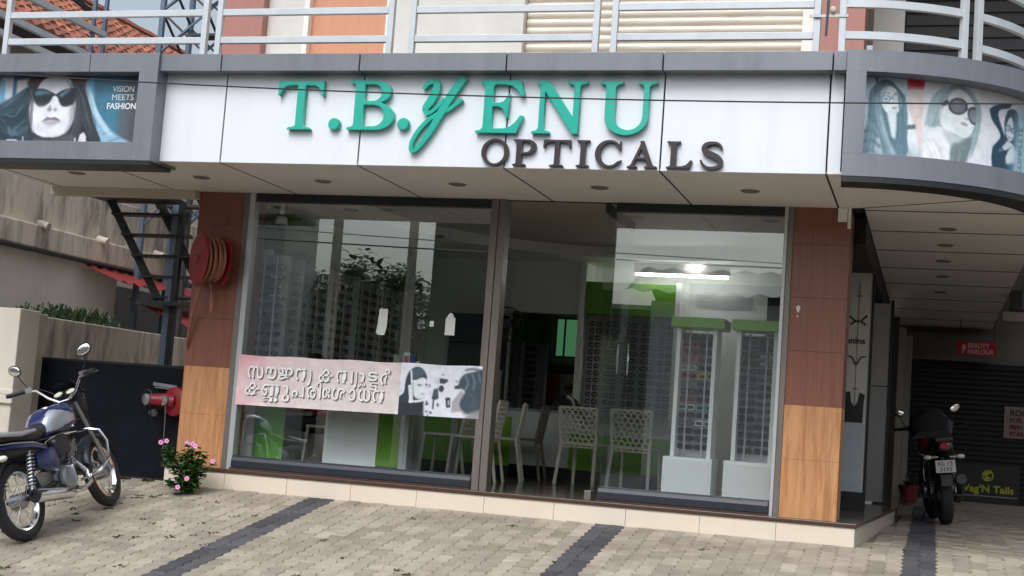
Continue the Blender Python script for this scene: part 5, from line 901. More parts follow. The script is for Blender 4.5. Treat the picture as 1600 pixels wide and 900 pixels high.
# clay tiled roof of the house behind
RF = thing('tiled_house', 'house with a red clay tiled roof behind the balcony railing', 'building', (-8, 6, 0))
m = MB(); m.prism([(-5.0, 5.12), (-8, 7.06), (-11, 5.12), (-10.6, 5.0), (-8, 6.9), (-5.3, 5.0)], lambda x, z: (x, -3, z), lambda x, z: (x, 11.6, z)); m.build('roof_deck', dark_steel, RF)
nbb('house_wall', -10.3, -5.7, -2.6, 11.2, -.8, 5.2, cream_plaster, RF)
tl = MB(); nrow = 13; random.seed(4)
for side in (1, -1):
    for k in range(nrow):
        t0, t1 = k/nrow, (k+1.25)/nrow; x0, z0 = -8+side*3.05*(1-t0), 7.1-1.98*(1-t0); x1, z1 = -8+side*3.05*(1-t1), 7.1-1.98*(1-t1)
        if t1 > 1: x1, z1 = -8, 7.12
        ny = 66 if side > 0 else 20
        for j in range(ny):
            y = -3+14.6*j/ny; w = 14.6/ny; prof = [(0, .0), (.25, .012), (.5, .045), (.75, .05), (1, .0)]; dz = random.uniform(-.008, .008); vs_ = []
            for u, h_ in prof: vs_ += [(x0, y+u*w, z0+h_+.05+dz), (x1, y+u*w, z1+h_+.012+dz)]
            nf = [(2*i, 2*i+2, 2*i+3, 2*i+1) for i in range(4)]; lo = len(vs_); vs_ += [(x0, y+u*w, z0+.01+dz) for u, h_ in prof]; nf += [(2*i, lo+i, lo+i+1, 2*i+2) for i in range(4)]; tl.add(vs_, nf)
clay_f = mat('clay_tile_field', rgb(150,92,70), .8, 0, .3, 9, bump=.4, bscale=40, rand=.35, island=True, dirt=rgb(66,44,38), dscale=3, damt=.6)
tl.build('roof_tiles', clay_f, RF, kind='stuff')
m = MB(); m.tube([(-8, y, 7.17) for y in np.linspace(-3, 11.6, 40)], [.09+.012*(i % 2) for i in range(40)], 8); m.build('ridge_tiles', clay_f, RF, smooth=True)
SF = thing('gutter_frame', 'pale steel rails and posts running in front of the tiled roof', 'frame', (-4.2, 1.5, 4))
for z in (5.13, 4.80, 4.60):
    m = MB(); m.box(-4.23, -4.17, -2.0, 3.12 if z > 4.7 else 2.2, z-.035, z+.035); m.build('rail', rail_paint, SF, bevel=.004)
for y in (-.6, .9, 2.85, 3.09):
    m = MB(); m.box(-4.22, -4.18, y-.022, y+.022, 3.141, 5.6 if y > 2 else 5.09); m.build('post', blue_steel, SF)
m = MB(); m.bar((-4.28, .2, 5.75), (-4.28, 2.9, 5.36), .05); m.build('brace', dark_steel, SF)
ST = thing('steel_stair', 'dark steel stair with open treads climbing behind the left column', 'stair', (-2.3, 1.5, 0))
Ad = Vector((-.52, -.28, 1.03)); A_b, A_t = Vector((-2.19, 1.55, 1.80)), Vector((-2.19, 1.55, 1.80))+Ad*1.12; off = Vector((.46, .20, .03))
for k, o2 in enumerate((Vector(), off)):
    m = MB(); m.bar(A_b+o2, A_t+o2, .03, .085); m.build('stringer', dark_steel, ST)
for k in range(6):
    p = A_b+Ad*(.02+k*.205); m = MB(); m.bar(p+Vector((-.05, -.02, 0)), p+off+Vector((.16, .06, .01)), .20, .022); m.build('tread', dark_steel, ST)
m = MB(); m.box(-2.33, -1.55, 1.35, 2.05, 1.735, 1.775); m.build('landing', dark_steel, ST)
m = MB(); m.box(-2.09, -2.02, 1.50, 1.57, 0, 2.85); m.build('post', blue_steel, ST); m = MB(); m.box(-2.016, -1.965, 1.505, 1.565, 0, 2.85); m.build('post_web', black_metal, ST)
for p0, p1 in (((-2.0, 2.1, 2.72), (-1.2, 2.1, 2.52)), ((-2.4, 2.0, 2.62), (-2.1, 2.0, 2.0)), ((-1.58, 2.0, 1.75), (-1.52, 2.0, 2.85)), ((-2.32, 2.0, 1.75), (-2.36, 2.0, 2.85)), ((-2.35, 2.0, 2.3), (-1.52, 2.0, 2.25))):
    m = MB(); m.cyl(p0, p1, .018, 8); m.build('handrail', blue_steel, ST, smooth=True)
m = MB(); m.box(-2.8, -1.9, .8, 1.4, 2.80, 2.84); m.build('upper_landing', dark_steel, ST)
TW = thing('steel_tower', 'dark steel lattice stair tower standing behind the balcony', 'tower', (-3.5, 4, 0)); L4 = [(-3.85, 3.8), (-3.22, 3.8), (-3.85, 4.5), (-3.22, 4.5)]
for x, y in L4:
    m = MB(); m.box(x-.03, x+.03, y-.03, y+.03, 0, 7.5); m.build('leg', dark_steel if x > -3.5 else blue_steel, TW)
for k in range(8):
    z = 2.9+k*.55
    for (a, b) in (((0, 1)), (2, 3), (0, 2), (1, 3)):
        p, q2 = L4[a], L4[b]; m = MB(); m.bar((p[0], p[1], z), (q2[0], q2[1], z+.52), .025); m.build('brace', blue_steel, TW); m = MB(); m.bar((q2[0], q2[1]+.004, z), (p[0], p[1]+.004, z+.52), .025); m.build('brace', dark_steel, TW)
    m = MB(); m.box(-3.4, -2.75, 3.5+.06*k, 3.72+.06*k, z+.2, z+.23); m.build('tread', dark_steel, TW)
# hose reels
def hose_reel():
    t = thing('hose_reel', 'red fire hose reel wound with brown hose on the left column', 'hose reel', (-.80, -.10, 2.07)); ax = Vector((-.66, -.75, 0)).normalized(); c = Vector((-.80, -.10, 2.07)); f0 = c+ax*.03
    m = MB(); m.lathe([(.0, .016), (.20, .014), (.238, .008), (.245, 0), (.238, -.008), (.0, -.006)], f0, ax, 36); m.lathe([(.05, .016), (.045, .03), (0, .03)], f0, ax, 18); m.build('front_flange', red_paint, t, smooth=True)
    m = MB(); m.lathe([(.0, .006), (.23, .006), (.24, 0), (.23, -.006), (.0, -.006)], f0-ax*.23, ax, 32); m.build('rear_flange', red_paint, t, smooth=True); m = MB(); m.cyl(f0, f0-ax*.24, .12, 20); m.build('drum', red_paint, t, smooth=True)
    m = MB(); u = ax.cross(Vector((0, 0, 1))).normalized()
    pts = [f0-ax*(.03+.165*(k/110)) + (u*math.cos(k*2*math.pi/16)+Vector((0, 0, 1))*math.sin(k*2*math.pi/16))*(.178+.02*math.sin(k*.21)) for k in range(111)]; m.tube(pts, .0135, 7); m.build('hose_coil', hose_m, t, smooth=True)
    e = pts[70]; p = f0-ax*.14; m = MB(); m.tube([p+u*.05+Vector((0, 0, -.17)), p+u*.02+Vector((.03, -.02, -.30)), p+Vector((.04, -.03, -.40))], .012, 7); m.cyl(p+Vector((.04, -.03, -.38)), p+Vector((.042, -.03, -.47)), .02, 10); m.build('nozzle', hose_m, t, smooth=True)
    m = MB(); q3 = f0-ax*.05; m.tube([q3+Vector((0, 0, -.19)), q3+Vector((-.03, .0, -.32)), Vector((-.915, .02, 1.55)), Vector((-.965, .06, 1.30)), Vector((-1.0, .16, 1.12))], .014, 8); m.build('hose_tail', hose_m, t, smooth=True)
    m = MB(); m.cyl(f0-ax*.24, f0-ax*.30, .03, 10); m.bar(f0-ax*.28, (-.70, .092, 2.07), .05); m.build('bracket', dark_steel, t)
hose_reel()
t = thing('hydrant_valve', 'red drum hydrant valve with grey hubs on the black gate', 'hydrant', (-1.12, .25, .75))
m = MB(); m.lathe([(.0, .05), (.09, .05), (.135, .03), (.14, -.04), (0, -.05)], (-1.11, .22, .75), (-.25, -1, 0), 30); m.build('drum', red_paint, t, smooth=True)
m = MB(); m.tube([(-1.11, .20, .75), (-1.23, .16, .755), (-1.33, .13, .755)], [.075, .065, .055], 14); m.build('neck', red_paint, t, smooth=True)
m = MB(); m.lathe([(.052, 0), (.052, .04), (.02, .05), (0, .05)], (-1.34, .12, .755), (-.3, -1, 0), 18); m.build('hub_cap', dull_steel, t, smooth=True); m = MB(); m.lathe([(.045, 0), (.045, .03), (0, .035)], (-1.17, .135, .755), (-.2, -1, 0), 18); m.build('hub_cap', dull_steel, t, smooth=True)
m = MB(); m.torus((-1.37, .14, .77), (-.5, -1, 0), .075, .008, 22, 6); m.build('hand_wheel', dark_steel, t, smooth=True); m = MB(); m.cyl((-1.28, .12, .66), (-1.26, .12, .60), .035, 10); m.cyl((-1.32, .12, .63), (-1.23, .12, .63), .02, 8); m.build('spigot', dark_steel, t, smooth=True)
m = MB(); m.bar((-1.37, .24, .905), (-1.12, .24, .885), .03, .03); m.bar((-1.36, .25, .875), (-1.13, .25, .862), .02, .012); m.build('bracket', dull_steel, t); m = MB(); m.tube([(-1.165, .13, .72), (-1.16, .14, .56), (-1.165, .16, .30)], .005, 5); m.build('chain', dull_steel, t)
m = MB(); m.cyl((-1.10, .26, .80), (-1.10, .31, .80), .04, 10); m.build('stub', dark_steel, t, smooth=True)

# ---------------------------------------------------------------- motorcycles
def ring_(c, hw, hh, n=14, p=2.6, tilt=0):
    out = []
    for k in range(n):
        a = 2*math.pi*k/n; ca, sa = math.cos(a), math.sin(a); y = hw*math.copysign(abs(ca)**(2/p), ca); z = hh*math.copysign(abs(sa)**(2/p), sa); out.append((c[0]-z*math.sin(tilt), c[1]+y, c[2]+z*math.cos(tilt)))
    return out
def wheel(par, c, Ro, wd, spoked, disc):
    w = MB(); pr = [(Ro-.085, -wd*.30), (Ro-.045, -wd*.5), (Ro-.012, -wd*.36), (Ro, 0), (Ro-.012, wd*.36), (Ro-.045, wd*.5), (Ro-.085, wd*.30)]
    hub = MB(); hub.lathe([(.035, -.07), (.06, -.05), (.06, .05), (.035, .07)], c, (0, 1, 0), 18); root = hub.build('wheel', dull_steel, par, smooth=True)
    w.lathe(pr, c, (0, 1, 0), 44, True); w.build('tyre', rubber, root, smooth=True)
    ri = MB(); ri.lathe([(Ro-.092, -wd*.32), (Ro-.078, -wd*.34), (Ro-.078, wd*.34), (Ro-.092, wd*.32), (Ro-.105, 0)], c, (0, 1, 0), 40, True); ri.build('rim', steel if spoked else black_metal, root, smooth=True)
    sp = MB(); n = 28 if spoked else 6
    for k in range(n):
        a = 2*math.pi*k/n; a2 = a+(.35 if k % 2 else -.35)*(1 if spoked else .2); s_ = 1 if (k//2) % 2 else -1
        sp.cyl((c[0]+.055*math.cos(a), c[1]+s_*.04*(1 if spoked else .2), c[2]+.055*math.sin(a)), (c[0]+(Ro-.098)*math.cos(a2), c[1], c[2]+(Ro-.098)*math.sin(a2)), .0024 if spoked else .014, 5)
    sp.build('spokes', steel if spoked else black_metal, root)
    if disc: d_ = MB(); d_.lathe([(.09, -.003), (.12, -.003), (.12, .003), (.09, .003)], (c[0], c[1]-.07, c[2]), (0, 1, 0), 28, True); d_.build('brake_disc', dull_steel, root)
    return root
def motorcycle(label, body, patch, loc, heading, lean, steer, dark, group=None):
    t = thing('motorcycle', label, 'motorcycle', loc); WB, Rr_, Rf = 1.26, .305, .30; sport = dark
    def bd(mb, name, mt, smooth=True, par=None, bev=0): return mb.build(name, mt, par or t0, smooth, bev)
    t0 = t; loc_save = t.location.copy(); t.location = (0, 0, 0)
    wheel(t, (0, 0, Rr_), Rr_, .13 if sport else .095, not sport, False)
    chrome = black_metal if sport else steel
    # frame
    m = MB(); m.tube([(.98, 0, .82), (.80, 0, .78), (.45, 0, .72), (.0, 0, .70), (-.15, 0, .70)], .02, 8); m.tube([(.98, 0, .80), (.90, 0, .52), (.78, 0, .30), (.50, 0, .27), (.42, 0, .40), (.42, 0, .70)], .02, 8); bd(m, 'frame', black_metal)
    m = MB(); 
    for s_ in (-1, 1): m.tube([(.46, s_*.09, .36), (.0, s_*.09, Rr_)], .019, 8)
    bd(m, 'swingarm', black_metal)
    # engine
    m = MB(); m.loft([ring_((.40, 0, .36), .10, .10), ring_((.48, 0, .36), .13, .13), ring_((.60, 0, .36), .13, .13), ring_((.70, 0, .37), .09, .10)]); m.lathe([(.10, 0), (.10, .03), (.08, .045), (0, .045)], (.52, -.13, .36), (0, -1, 0), 22); m.lathe([(.09, 0), (.09, .03), (0, .04)], (.46, .13, .36), (0, 1, 0), 20); eng = bd(m, 'engine', dull_steel)
    m = MB()
    for k in range(7): m.obox((.70+k*.012, 0, .44+k*.028), (.15, .17, .012), Matrix.Rotation(R(-25), 3, 'Y'))
    m.obox((.735, 0, .52), (.12, .12, .2), Matrix.Rotation(R(-25), 3, 'Y')); bd(m, 'cylinder', dull_steel if not sport else black_metal, False, eng)
    m = MB(); m.bar((.56, -.17, .27), (.575, -.175, .52), .016, .016); bd(m, 'kick_starter', chrome)
    # exhaust on the right side
    m = MB(); m.tube([(.83, -.05, .46), (.88, -.10, .36), (.82, -.15, .27), (.66, -.17, .24), (.48, -.175, .245)], .018, 10); bd(m, 'exhaust_pipe', chrome)
    ang = .22 if sport else .07; m = MB(); mx0, mx1 = (.50, -.06) if not sport else (.42, .0); rr = .058 if not sport else .062
    m.tube([(mx0, -.175, .245), (mx0-.07, -.178, .25), (mx1+.02, -.19, .25+ang), (mx1, -.19, .25+ang+.003)], [.026, rr*.8, rr, rr*.92], 18); muf = bd(m, 'muffler', chrome); m = MB(); m.lathe([(rr*.9, 0), (rr*.8, .012), (rr*.45, .012), (rr*.4, -.03), (0, -.03)], (mx1-.001, -.19, .25+ang+.003), (-1, -.03, .1), 18); bd(m, 'muffler_end', black_plastic, True, muf)
    # shocks
    for s_ in (-1, 1):
        p0, p1 = Vector((.02, s_*.125, Rr_+.03)), Vector((.12, s_*.12, .66)); m = MB(); m.cyl(p0, p1, .014, 8); sh = bd(m, 'shock_absorber', dull_steel); m = MB(); N_ = 72
        dv = (p1-p0).normalized(); u = dv.orthogonal().normalized(); w2 = dv.cross(u); m.tube([p0.lerp(p1, .18+.74*k/N_)+(u*math.cos(k*2*math.pi/8)+w2*math.sin(k*2*math.pi/8))*.030 for k in range(N_+1)], .0065, 5); bd(m, 'spring', dull_steel if not sport else black_metal, True, sh)
    # seat, tail, mudguard
    m = MB()
    if sport: sr = [((-.26, 0, .90), .07, .02), ((-.18, 0, .90), .12, .035), ((.0, 0, .86), .13, .04), ((.10, 0, .80), .13, .045), ((.30, 0, .76), .13, .05), ((.50, 0, .79), .10, .045)]
    else: sr = [((-.30, 0, .80), .08, .025), ((-.24, 0, .80), .115, .04), ((-.05, 0, .79), .13, .048), ((.18, 0, .755), .135, .05), ((.36, 0, .765), .12, .05), ((.50, 0, .80), .08, .05)]
    m.loft([ring_(c, a, b, 16) for c, a, b in sr]); bd(m, 'seat', black_plastic)
    m = MB(); zt = .06 if sport else 0
    m.loft([ring_((-.36, 0, .70+zt*2), .06, .035), ring_((-.28, 0, .71+zt*2), .10, .055), ring_((-.05, 0, .69+zt), .125, .06), ring_((.20, 0, .655), .13, .06), ring_((.38, 0, .64), .12, .05)]); tail = bd(m, 'tail_cowl', black_plastic)
    for s_ in (-1, 1):
        m = MB(); m.tube([(-.30, s_*.095, .74), (-.1, s_*.13, .725), (.15, s_*.138, .69), (.33, s_*.13, .64)], [.006, .020, .024, .012], 6); bd(m, 'tail_stripe', body, True, tail); m = MB(); m.tube([(-.28, s_*.11, .765), (-.1, s_*.142, .748), (.15, s_*.15, .715), (.30, s_*.142, .67)], [.003, .007, .007, .003], 6); bd(m, 'tail_pinstripe', patch, True, tail)
        m = MB(); m.loft([ring_((.18, s_*.12, .57), .012, .05), ring_((.30, s_*.13, .55), .02, .09), ring_((.42, s_*.13, .54), .02, .10), ring_((.50, s_*.11, .55), .012, .06)]); bd(m, 'side_panel', body)
    m = MB(); rows = []
    for k in range(12):
        a = R(60+k*11) if not sport else R(70+k*8); r_ = Rr_+.055; rows.append([(r_*math.cos(a)*1.0, y, Rr_+r_*math.sin(a)+dz) for y, dz in ((-.07, -.03), (-.055, 0), (0, .012), (.055, 0), (.07, -.03), (.05, -.012), (0, .003), (-.05, -.012))])
    m.loft(rows); m.loft([[(-.30, -.06, .66), (-.30, .06, .66), (-.27, .06, .66), (-.27, -.06, .66)], [(-.40, -.055, .42), (-.40, .055, .42), (-.385, .055, .42), (-.385, -.055, .42)]]); bd(m, 'rear_mudguard', black_plastic)
    if not sport:
        m = MB(); m.tube([(.22, -.15, .80), (.0, -.16, .80), (-.22, -.14, .835), (-.33, -.07, .86), (-.33, .07, .86), (-.22, .14, .835), (.0, .16, .80), (.22, .15, .80)], [.012]+[.02]*6+[.012], 8); bd(m, 'grab_rail', mat('silver_paint', (.50, .51, .52), .35, .5, .05, 10))
    m = MB(); m.loft([ring_((-.37, 0, .72+zt*2), .055, .035, 12), ring_((-.41, 0, .71+zt*2), .045, .028, 12)]); bd(m, 'tail_light', mat('tail_lamp_red', rgb(150,16,24), .25, coat=.5), True)
    for s_ in (-1, 1):
        m = MB(); m.cyl((-.30, s_*.06, .66+zt), (-.31, s_*.13, .66+zt), .008, 6); m.ell((-.31, s_*.165, .66+zt), (.028, .045, .025), 12, 8); bd(m, 'indicator', mat('clear_indicator', rgb(214,208,196), .2, coat=.6))
    m = MB(); m.obox((-.375, 0, .55+zt*1.2), (.006, .20, .13), Matrix.Rotation(R(12), 3, 'Y')); plate = bd(m, 'number_plate', mat('plate_white', rgb(186,186,184), .5), False)
    if sport:
        for body_, dz in (('KL 13', .008), ('3193', -.052)):
            tm = text_mesh('plate_text', body_, .062, black_plastic, .0004, .001); 
            xs_ = [v.co.x for v in tm.vertices]; cx = (min(xs_)+max(xs_))/2
            tm.transform(Matrix.Translation((-.375, 0, .55+zt*1.2)) @ Matrix.Rotation(R(12), 4, 'Y') @ Matrix.Translation((-.0045, 0, dz)) @ Matrix.Rotation(R(-90), 4, 'Z') @ FACE.to_4x4() @ Matrix.Translation((-cx, 0, 0))); link('plate_text', tm, plate)
    # tank
    tr_ = [(.455, .755, .05, .045), (.49, .785, .105, .08), (.60, .82, .145, .112), (.74, .83, .158, .122), (.86, .83, .132, .112), (.955, .82, .07, .07)]; tr_ = smooth_path(tr_, 14)
    m = MB(); m.loft([ring_((a_, 0, b_), c_, d_, 60, 2.8) for a_, b_, c_, d_ in tr_])
    for fi, f_ in enumerate(m.f):
        cx_ = sum(m.v[q][0] for q in f_)/len(f_); cy_ = sum(m.v[q][1] for q in f_)/len(f_); cz_ = sum(m.v[q][2] for q in f_)/len(f_)
        if len(f_) == 4 and abs(cy_) > .07 and .47 < cx_ < .82 and cz_ > .755+.16*max(0, cx_-.55) and cz_ < .918-.34*max(0, cx_-.60): m.m[fi] = 1
    tank = bd(m, 'fuel_tank', [body, patch])
    m = MB(); m.lathe([(.04, 0), (.035, .012), (0, .014)], (.68, 0, .938), (0, 0, 1), 16); bd(m, 'filler_cap', chrome, True, tank)
    m = MB(); m.obox((.56, -.10, .62), (.20, .10, .16), Matrix.Rotation(R(-8), 3, 'Y')); bd(m, 'air_filter_cover', black_plastic, True, None, .025)
    # front end, steered about the head stock
    fr = []; S_ = Matrix.Translation((1.0, 0, .8)) @ Matrix.Rotation(R(steer), 4, Vector((-.42, 0, 1)).normalized()) @ Matrix.Translation((-1.0, 0, -.8))
    fw = wheel(t, (WB, 0, Rf), Rf, .085 if not sport else .10, not sport, sport); fr += [fw]+list(fw.children)
    for s_ in (-1, 1):
        m = MB(); m.tube([(WB, s_*.085, Rf), (1.14, s_*.085, .58)], .024, 10); m.tube([(1.14, s_*.085, .58), (.985, s_*.085, .92)], .016, 10); fr.append(bd(m, 'fork', dull_steel if not sport else black_metal))
    m = MB(); rows = []
    for k in range(12):
        a = R(10+k*13.5); r_ = Rf+.03; rows.append([(WB+r_*math.cos(a), y, Rf+r_*math.sin(a)+dz) for y, dz in ((-.06, -.03), (-.045, 0), (0, .012), (.045, 0), (.06, -.03), (.042, -.010), (0, .003), (-.042, -.010))])
    m.loft(rows); fr.append(bd(m, 'front_mudguard', mat('dark_grey_paint', rgb(48,52,62), .35, .1, .1, 8)))
    m = MB(); m.ell((1.13, 0, .88), (.10, .105, .10), 16, 10); m.loft([ring_((1.04, 0, .92), .13, .12, 16), ring_((1.12, 0, .93), .125, .12, 16), ring_((1.20, 0, .90), .08, .08, 16)]); fr.append(bd(m, 'headlamp_cowl', black_plastic))
    m = MB(); rows = []
    for k in range(7): z = k/6; rows.append([(1.17-.10*z, (.115-.05*z*z)*math.sin(R(a)), 1.0+.13*z) if False else (1.13-.09*z+.07*math.cos(R(a)), (.13-.05*z*z)*math.sin(R(a)), .99+.13*z) for a in (-90, -60, -30, 0, 30, 60, 90)])
    vv = [p for r_ in rows for p in r_]; m.add(vv, [(i*7+k, i*7+k+1, (i+1)*7+k+1, (i+1)*7+k) for i in range(6) for k in range(6)]); fr.append(bd(m, 'windscreen', mat('smoked_screen', (.02, .022, .026), .15)))
    for s_ in (-1, 1):
        m = MB(); m.lathe([(.042, -.05), (.045, 0), (.04, .006)], (1.03, s_*.055, 1.02), (-.55, 0, 1), 18); dial = bd(m, 'instrument_dial', black_plastic); fr.append(dial); m = MB(); m.lathe([(.036, .0065), (.036, .008)], (1.03, s_*.055, 1.02), (-.55, 0, 1), 18); fr.append(bd(m, 'dial_face', mat('dial_face', rgb(200,200,178), .3), True, dial))
    hz = .06 if not sport else -.02
    m = MB(); m.tube([(.98, -.04, .96), (.98, -.12, .98+hz*.6), (.96, -.20, 1.05+hz), (.90, -.30, 1.07+hz), (.84, -.37, 1.07+hz)][::1], .0115, 8); m.tube([(.98, .04, .96), (.98, .12, .98+hz*.6), (.96, .20, 1.05+hz), (.90, .30, 1.07+hz), (.84, .37, 1.07+hz)], .0115, 8); m.cyl((.98, -.05, .96), (.98, .05, .96), .0115, 8); fr.append(bd(m, 'handlebar', chrome))
    for s_ in (-1, 1):
        m = MB(); m.tube([(.915, s_*.275, 1.068+hz), (.825, s_*.395, 1.07+hz)], .0175, 10); fr.append(bd(m, 'grip', black_plastic))
        m = MB(); m.tube([(.945, s_*.255, 1.065+hz), (.92, s_*.31, 1.055+hz), (.875, s_*.40, 1.055+hz)], .006, 6); m.obox((.93, s_*.25, 1.07+hz), (.05, .05, .045), Matrix.Rotation(R(35*s_), 3, 'Z')); fr.append(bd(m, 'lever', dull_steel))
        m = MB(); m.tube([(.935, s_*.245, 1.085+hz), (.95, s_*.29, 1.16+hz), (.93, s_*.30, 1.21+hz)], .005, 6); fr.append(bd(m, 'mirror_stem', black_metal))
        Mm = Matrix.Rotation(R(-s_*14), 3, 'Z') @ Matrix.Rotation(R(s_*22), 3, 'X'); m = MB(); m.ell((.935, s_*.315, 1.255+hz), (.016, .068, .046), 16, 8, Mm); mir = bd(m, 'mirror', black_plastic); fr.append(mir)
        m = MB(); m.ell((.923, s_*.315, 1.255+hz), (.007, .060, .039), 16, 6, Mm); fr.append(bd(m, 'mirror_glass', mat('mirror_silver', (.9, .9, .9), .04, 1, 0), True, mir))
    if not sport:
        for pp in ([(.93, -.24, 1.12), (1.02, -.20, 1.08), (1.06, -.08, .96), (1.04, -.05, .84)], [(.93, .24, 1.12), (1.04, .18, 1.10), (1.08, .06, .98), (1.04, .04, .84)], [(.92, -.26, 1.11), (1.05, -.14, 1.0), (1.10, -.10, .80), (1.14, -.10, .58)]):
            m = MB(); m.tube(smooth_path(pp, 6), .0045, 6); fr.append(bd(m, 'control_cable', black_plastic))
    for o in fr:
        o.data.transform(S_)
    # crash guard, pegs, stand
    if not sport:
        m = MB(); m.tube([(.86, -.04, .30), (.92, -.20, .34), (.97, -.27, .42), (.98, -.28, .56), (.96, -.25, .66), (.93, -.16, .69), (.92, 0, .70), (.93, .16, .69), (.96, .25, .66), (.98, .28, .56), (.97, .27, .42), (.92, .20, .34), (.86, .04, .30)], .0125, 8); bd(m, 'crash_guard', steel)
    for s_ in (-1, 1): m = MB(); m.bar((.42, s_*.10, .29), (.42, s_*.26, .28), .035, .028); bd(m, 'foot_peg', black_plastic, False)
    m = MB(); m.bar((.15, -.12, .31), (.15, -.22, .30), .03, .02); bd(m, 'pillion_peg', black_plastic, False); m = MB(); m.tube([(.44, -.17, .27), (.62, -.20, .26)], .009, 6); bd(m, 'brake_pedal', dull_steel)
    m = MB(); m.tube([(.40, .10, .27), (.36, .22, .02)], .011, 6); bd(m, 'side_stand', black_metal)
    if sport:
        m = MB(); random.seed(8); m.loft([ring_((.60, 0, .95), .20, .05, 18), ring_((.72, .0, 1.02), .22, .16, 18), ring_((.84, 0, 1.06), .19, .20, 18), ring_((.95, 0, 1.05), .20, .18, 18), ring_((1.08, 0, .98), .13, .13, 18)]); [m.v.__setitem__(i_, tuple(c_+random.uniform(-.018, .018) for c_ in v_)) for i_, v_ in enumerate(m.v)]; me = bd(m, 'rain_cover', mat('black_nylon', (.02, .021, .024), .45, 0, .2, 12, bump=.9, bscale=9)); 
    t.location = loc_save; t.rotation_euler = Euler((R(lean), 0, 0), 'XYZ'); t.rotation_euler = (Matrix.Rotation(heading, 3, 'Z') @ Matrix.Rotation(math.atan(SLOPE)*(-1 if loc[1] < 0 else 0), 3, 'Y') @ Matrix.Rotation(R(lean), 3, 'X')).to_euler()
    return t
blue_m = mat('blue_paint', rgb(32,42,92), .3, .2, .1, 6, coat=.6); silver_m = mat('silver_panel', rgb(176,182,190), .3, .5, .04, 6)
motorcycle('blue and black commuter motorcycle with silver tank panel parked by the black gate', blue_m, silver_m, (-.86, -2.23, gz(0, -2.23)+.004), R(94), -17, 7, False)
motorcycle('dark sports motorcycle with white number plate parked in the side passage', mat('black_paint', rgb(34,32,36), .25, .1, .1, 6, coat=.5), mat('dark_red_paint', rgb(110,24,32), .3), (5.88, 4.2, gz(6, 4.2)+.003), R(96), -7, 6, True)

# ---------------------------------------------------------------- flowering plant, weeds
PLT = thing('periwinkle_plant', 'small leafy plant with pink flowers growing at the plinth corner', 'plant', (-.62, -.28, gz(0, -.28))); random.seed(15)
stems = MB(); lv = MB(); tips = []
base = Vector((-.62, -.28, gz(0, -.28)))
def leaf(mb, p, d, l, w):
    d = d.normalized(); s_ = d.cross(Vector((0, 0, 1))); s_ = s_.normalized() if s_.length > .05 else Vector((1, 0, 0)); n_ = s_.cross(d)
    mb.add([p, p+d*l*.35+s_*w+n_*.004, p+d*l*.75+s_*w*.8, p+d*l-n_*.012, p+d*l*.75-s_*w*.8, p+d*l*.35-s_*w+n_*.004], [(0, 1, 2, 3), (0, 3, 4, 5)])
for dx, dz, dy in ((-.26, .40, -.02), (-.16, .36, -.08), (-.05, .42, .02), (.05, .44, -.05), (.14, .36, -.03), (.20, .28, .02), (-.10, .30, .05), (.02, .33, -.10), (.10, .24, -.10), (-.14, .10, -.14), (.04, .12, -.16), (.12, .08, -.10), (-.20, .26, -.10), (-.03, .06, -.17), (-.24, .33, -.06), (-.02, .36, -.06), (.09, .38, .0), (.15, .30, -.08), (-.10, .08, -.18), (.02, .20, -.06)):
    tip = base+Vector((dx, dy, dz)); mid = base.lerp(tip, .5)+Vector((-.02*dx/.2, 0, .02)); P3 = [base+Vector((dx*.08, 0, 0)), mid, tip]; stems.tube(P3, [.007, .005, .003], 5); tips.append(tip)
    for k in range(46):
        u = random.uniform(.2, 1.0); p = P3[0].lerp(P3[1], u*2) if u < .5 else P3[1].lerp(P3[2], u*2-1); a = random.uniform(0, 6.28)
        leaf(lv, p, Vector((math.cos(a), math.sin(a), random.uniform(-.3, .6))), random.uniform(.045, .085), random.uniform(.014, .022))
stems.build('stems', mat('green_stem', rgb(84,100,56), .6), PLT, smooth=True); lv.build('foliage', leaf_m, PLT)
pet = mat('pink_petal', rgb(222,156,200), .55, 0, .1, 20); eye_ = mat('flower_eye', rgb(176,40,110), .6)
for p in [tips[0]+Vector((-.03, -.03, .03)), tips[0]+Vector((.02, -.02, .045)), tips[2]+Vector((0, -.03, .02)), tips[3]+Vector((.03, -.04, -.02)), tips[3]+Vector((.0, -.04, .0)), tips[5]+Vector((.02, -.03, .02)), tips[10]+Vector((.05, -.05, .02)), tips[13]+Vector((.05, -.06, .0))]:
    m = MB(); n_ = Vector((random.uniform(.1, .5), -1, random.uniform(.1, .5))).normalized(); u = n_.orthogonal().normalized(); w2 = n_.cross(u)
    for k in range(5):
        a = k*2*math.pi/5; d = u*math.cos(a)+w2*math.sin(a); s_ = n_.cross(d); m.add([p, p+d*.013+s_*.010, p+d*.021+s_*.009+n_*.003, p+d*.023-n_*.002, p+d*.021-s_*.009+n_*.003, p+d*.013-s_*.010], [(0, 1, 2, 3), (0, 3, 4, 5)])
    f = m.build('flower', pet, PLT); m = MB(); m.lathe([(.006, .001), (.004, .004), (0, .004)], p, n_, 8); m.build('flower_eye', eye_, f)
random.seed(9); wd = MB()
for k in range(95):
    if k < 60: x, y = random.uniform(-2.6, .4), random.uniform(-3.2, -.25)
    elif k < 80: x, y = random.uniform(-2.5, -1.0), random.uniform(.05, .28)
    else: x, y = random.uniform(.4, 5.5), random.uniform(-2.6, -.2)
    x = round((x-X0)/PW)*PW+X0+PW/2+random.uniform(-.012, .012); z = gz(x, y)
    for j in range(random.randint(4, 12)):
        a = random.uniform(0, 6.28); l = random.uniform(.015, .045); leaf(wd, Vector((x+random.uniform(-.03, .03), y+random.uniform(-.04, .04), z-.004)), Vector((math.cos(a), math.sin(a), random.uniform(.25, 1.1))), l, .005)
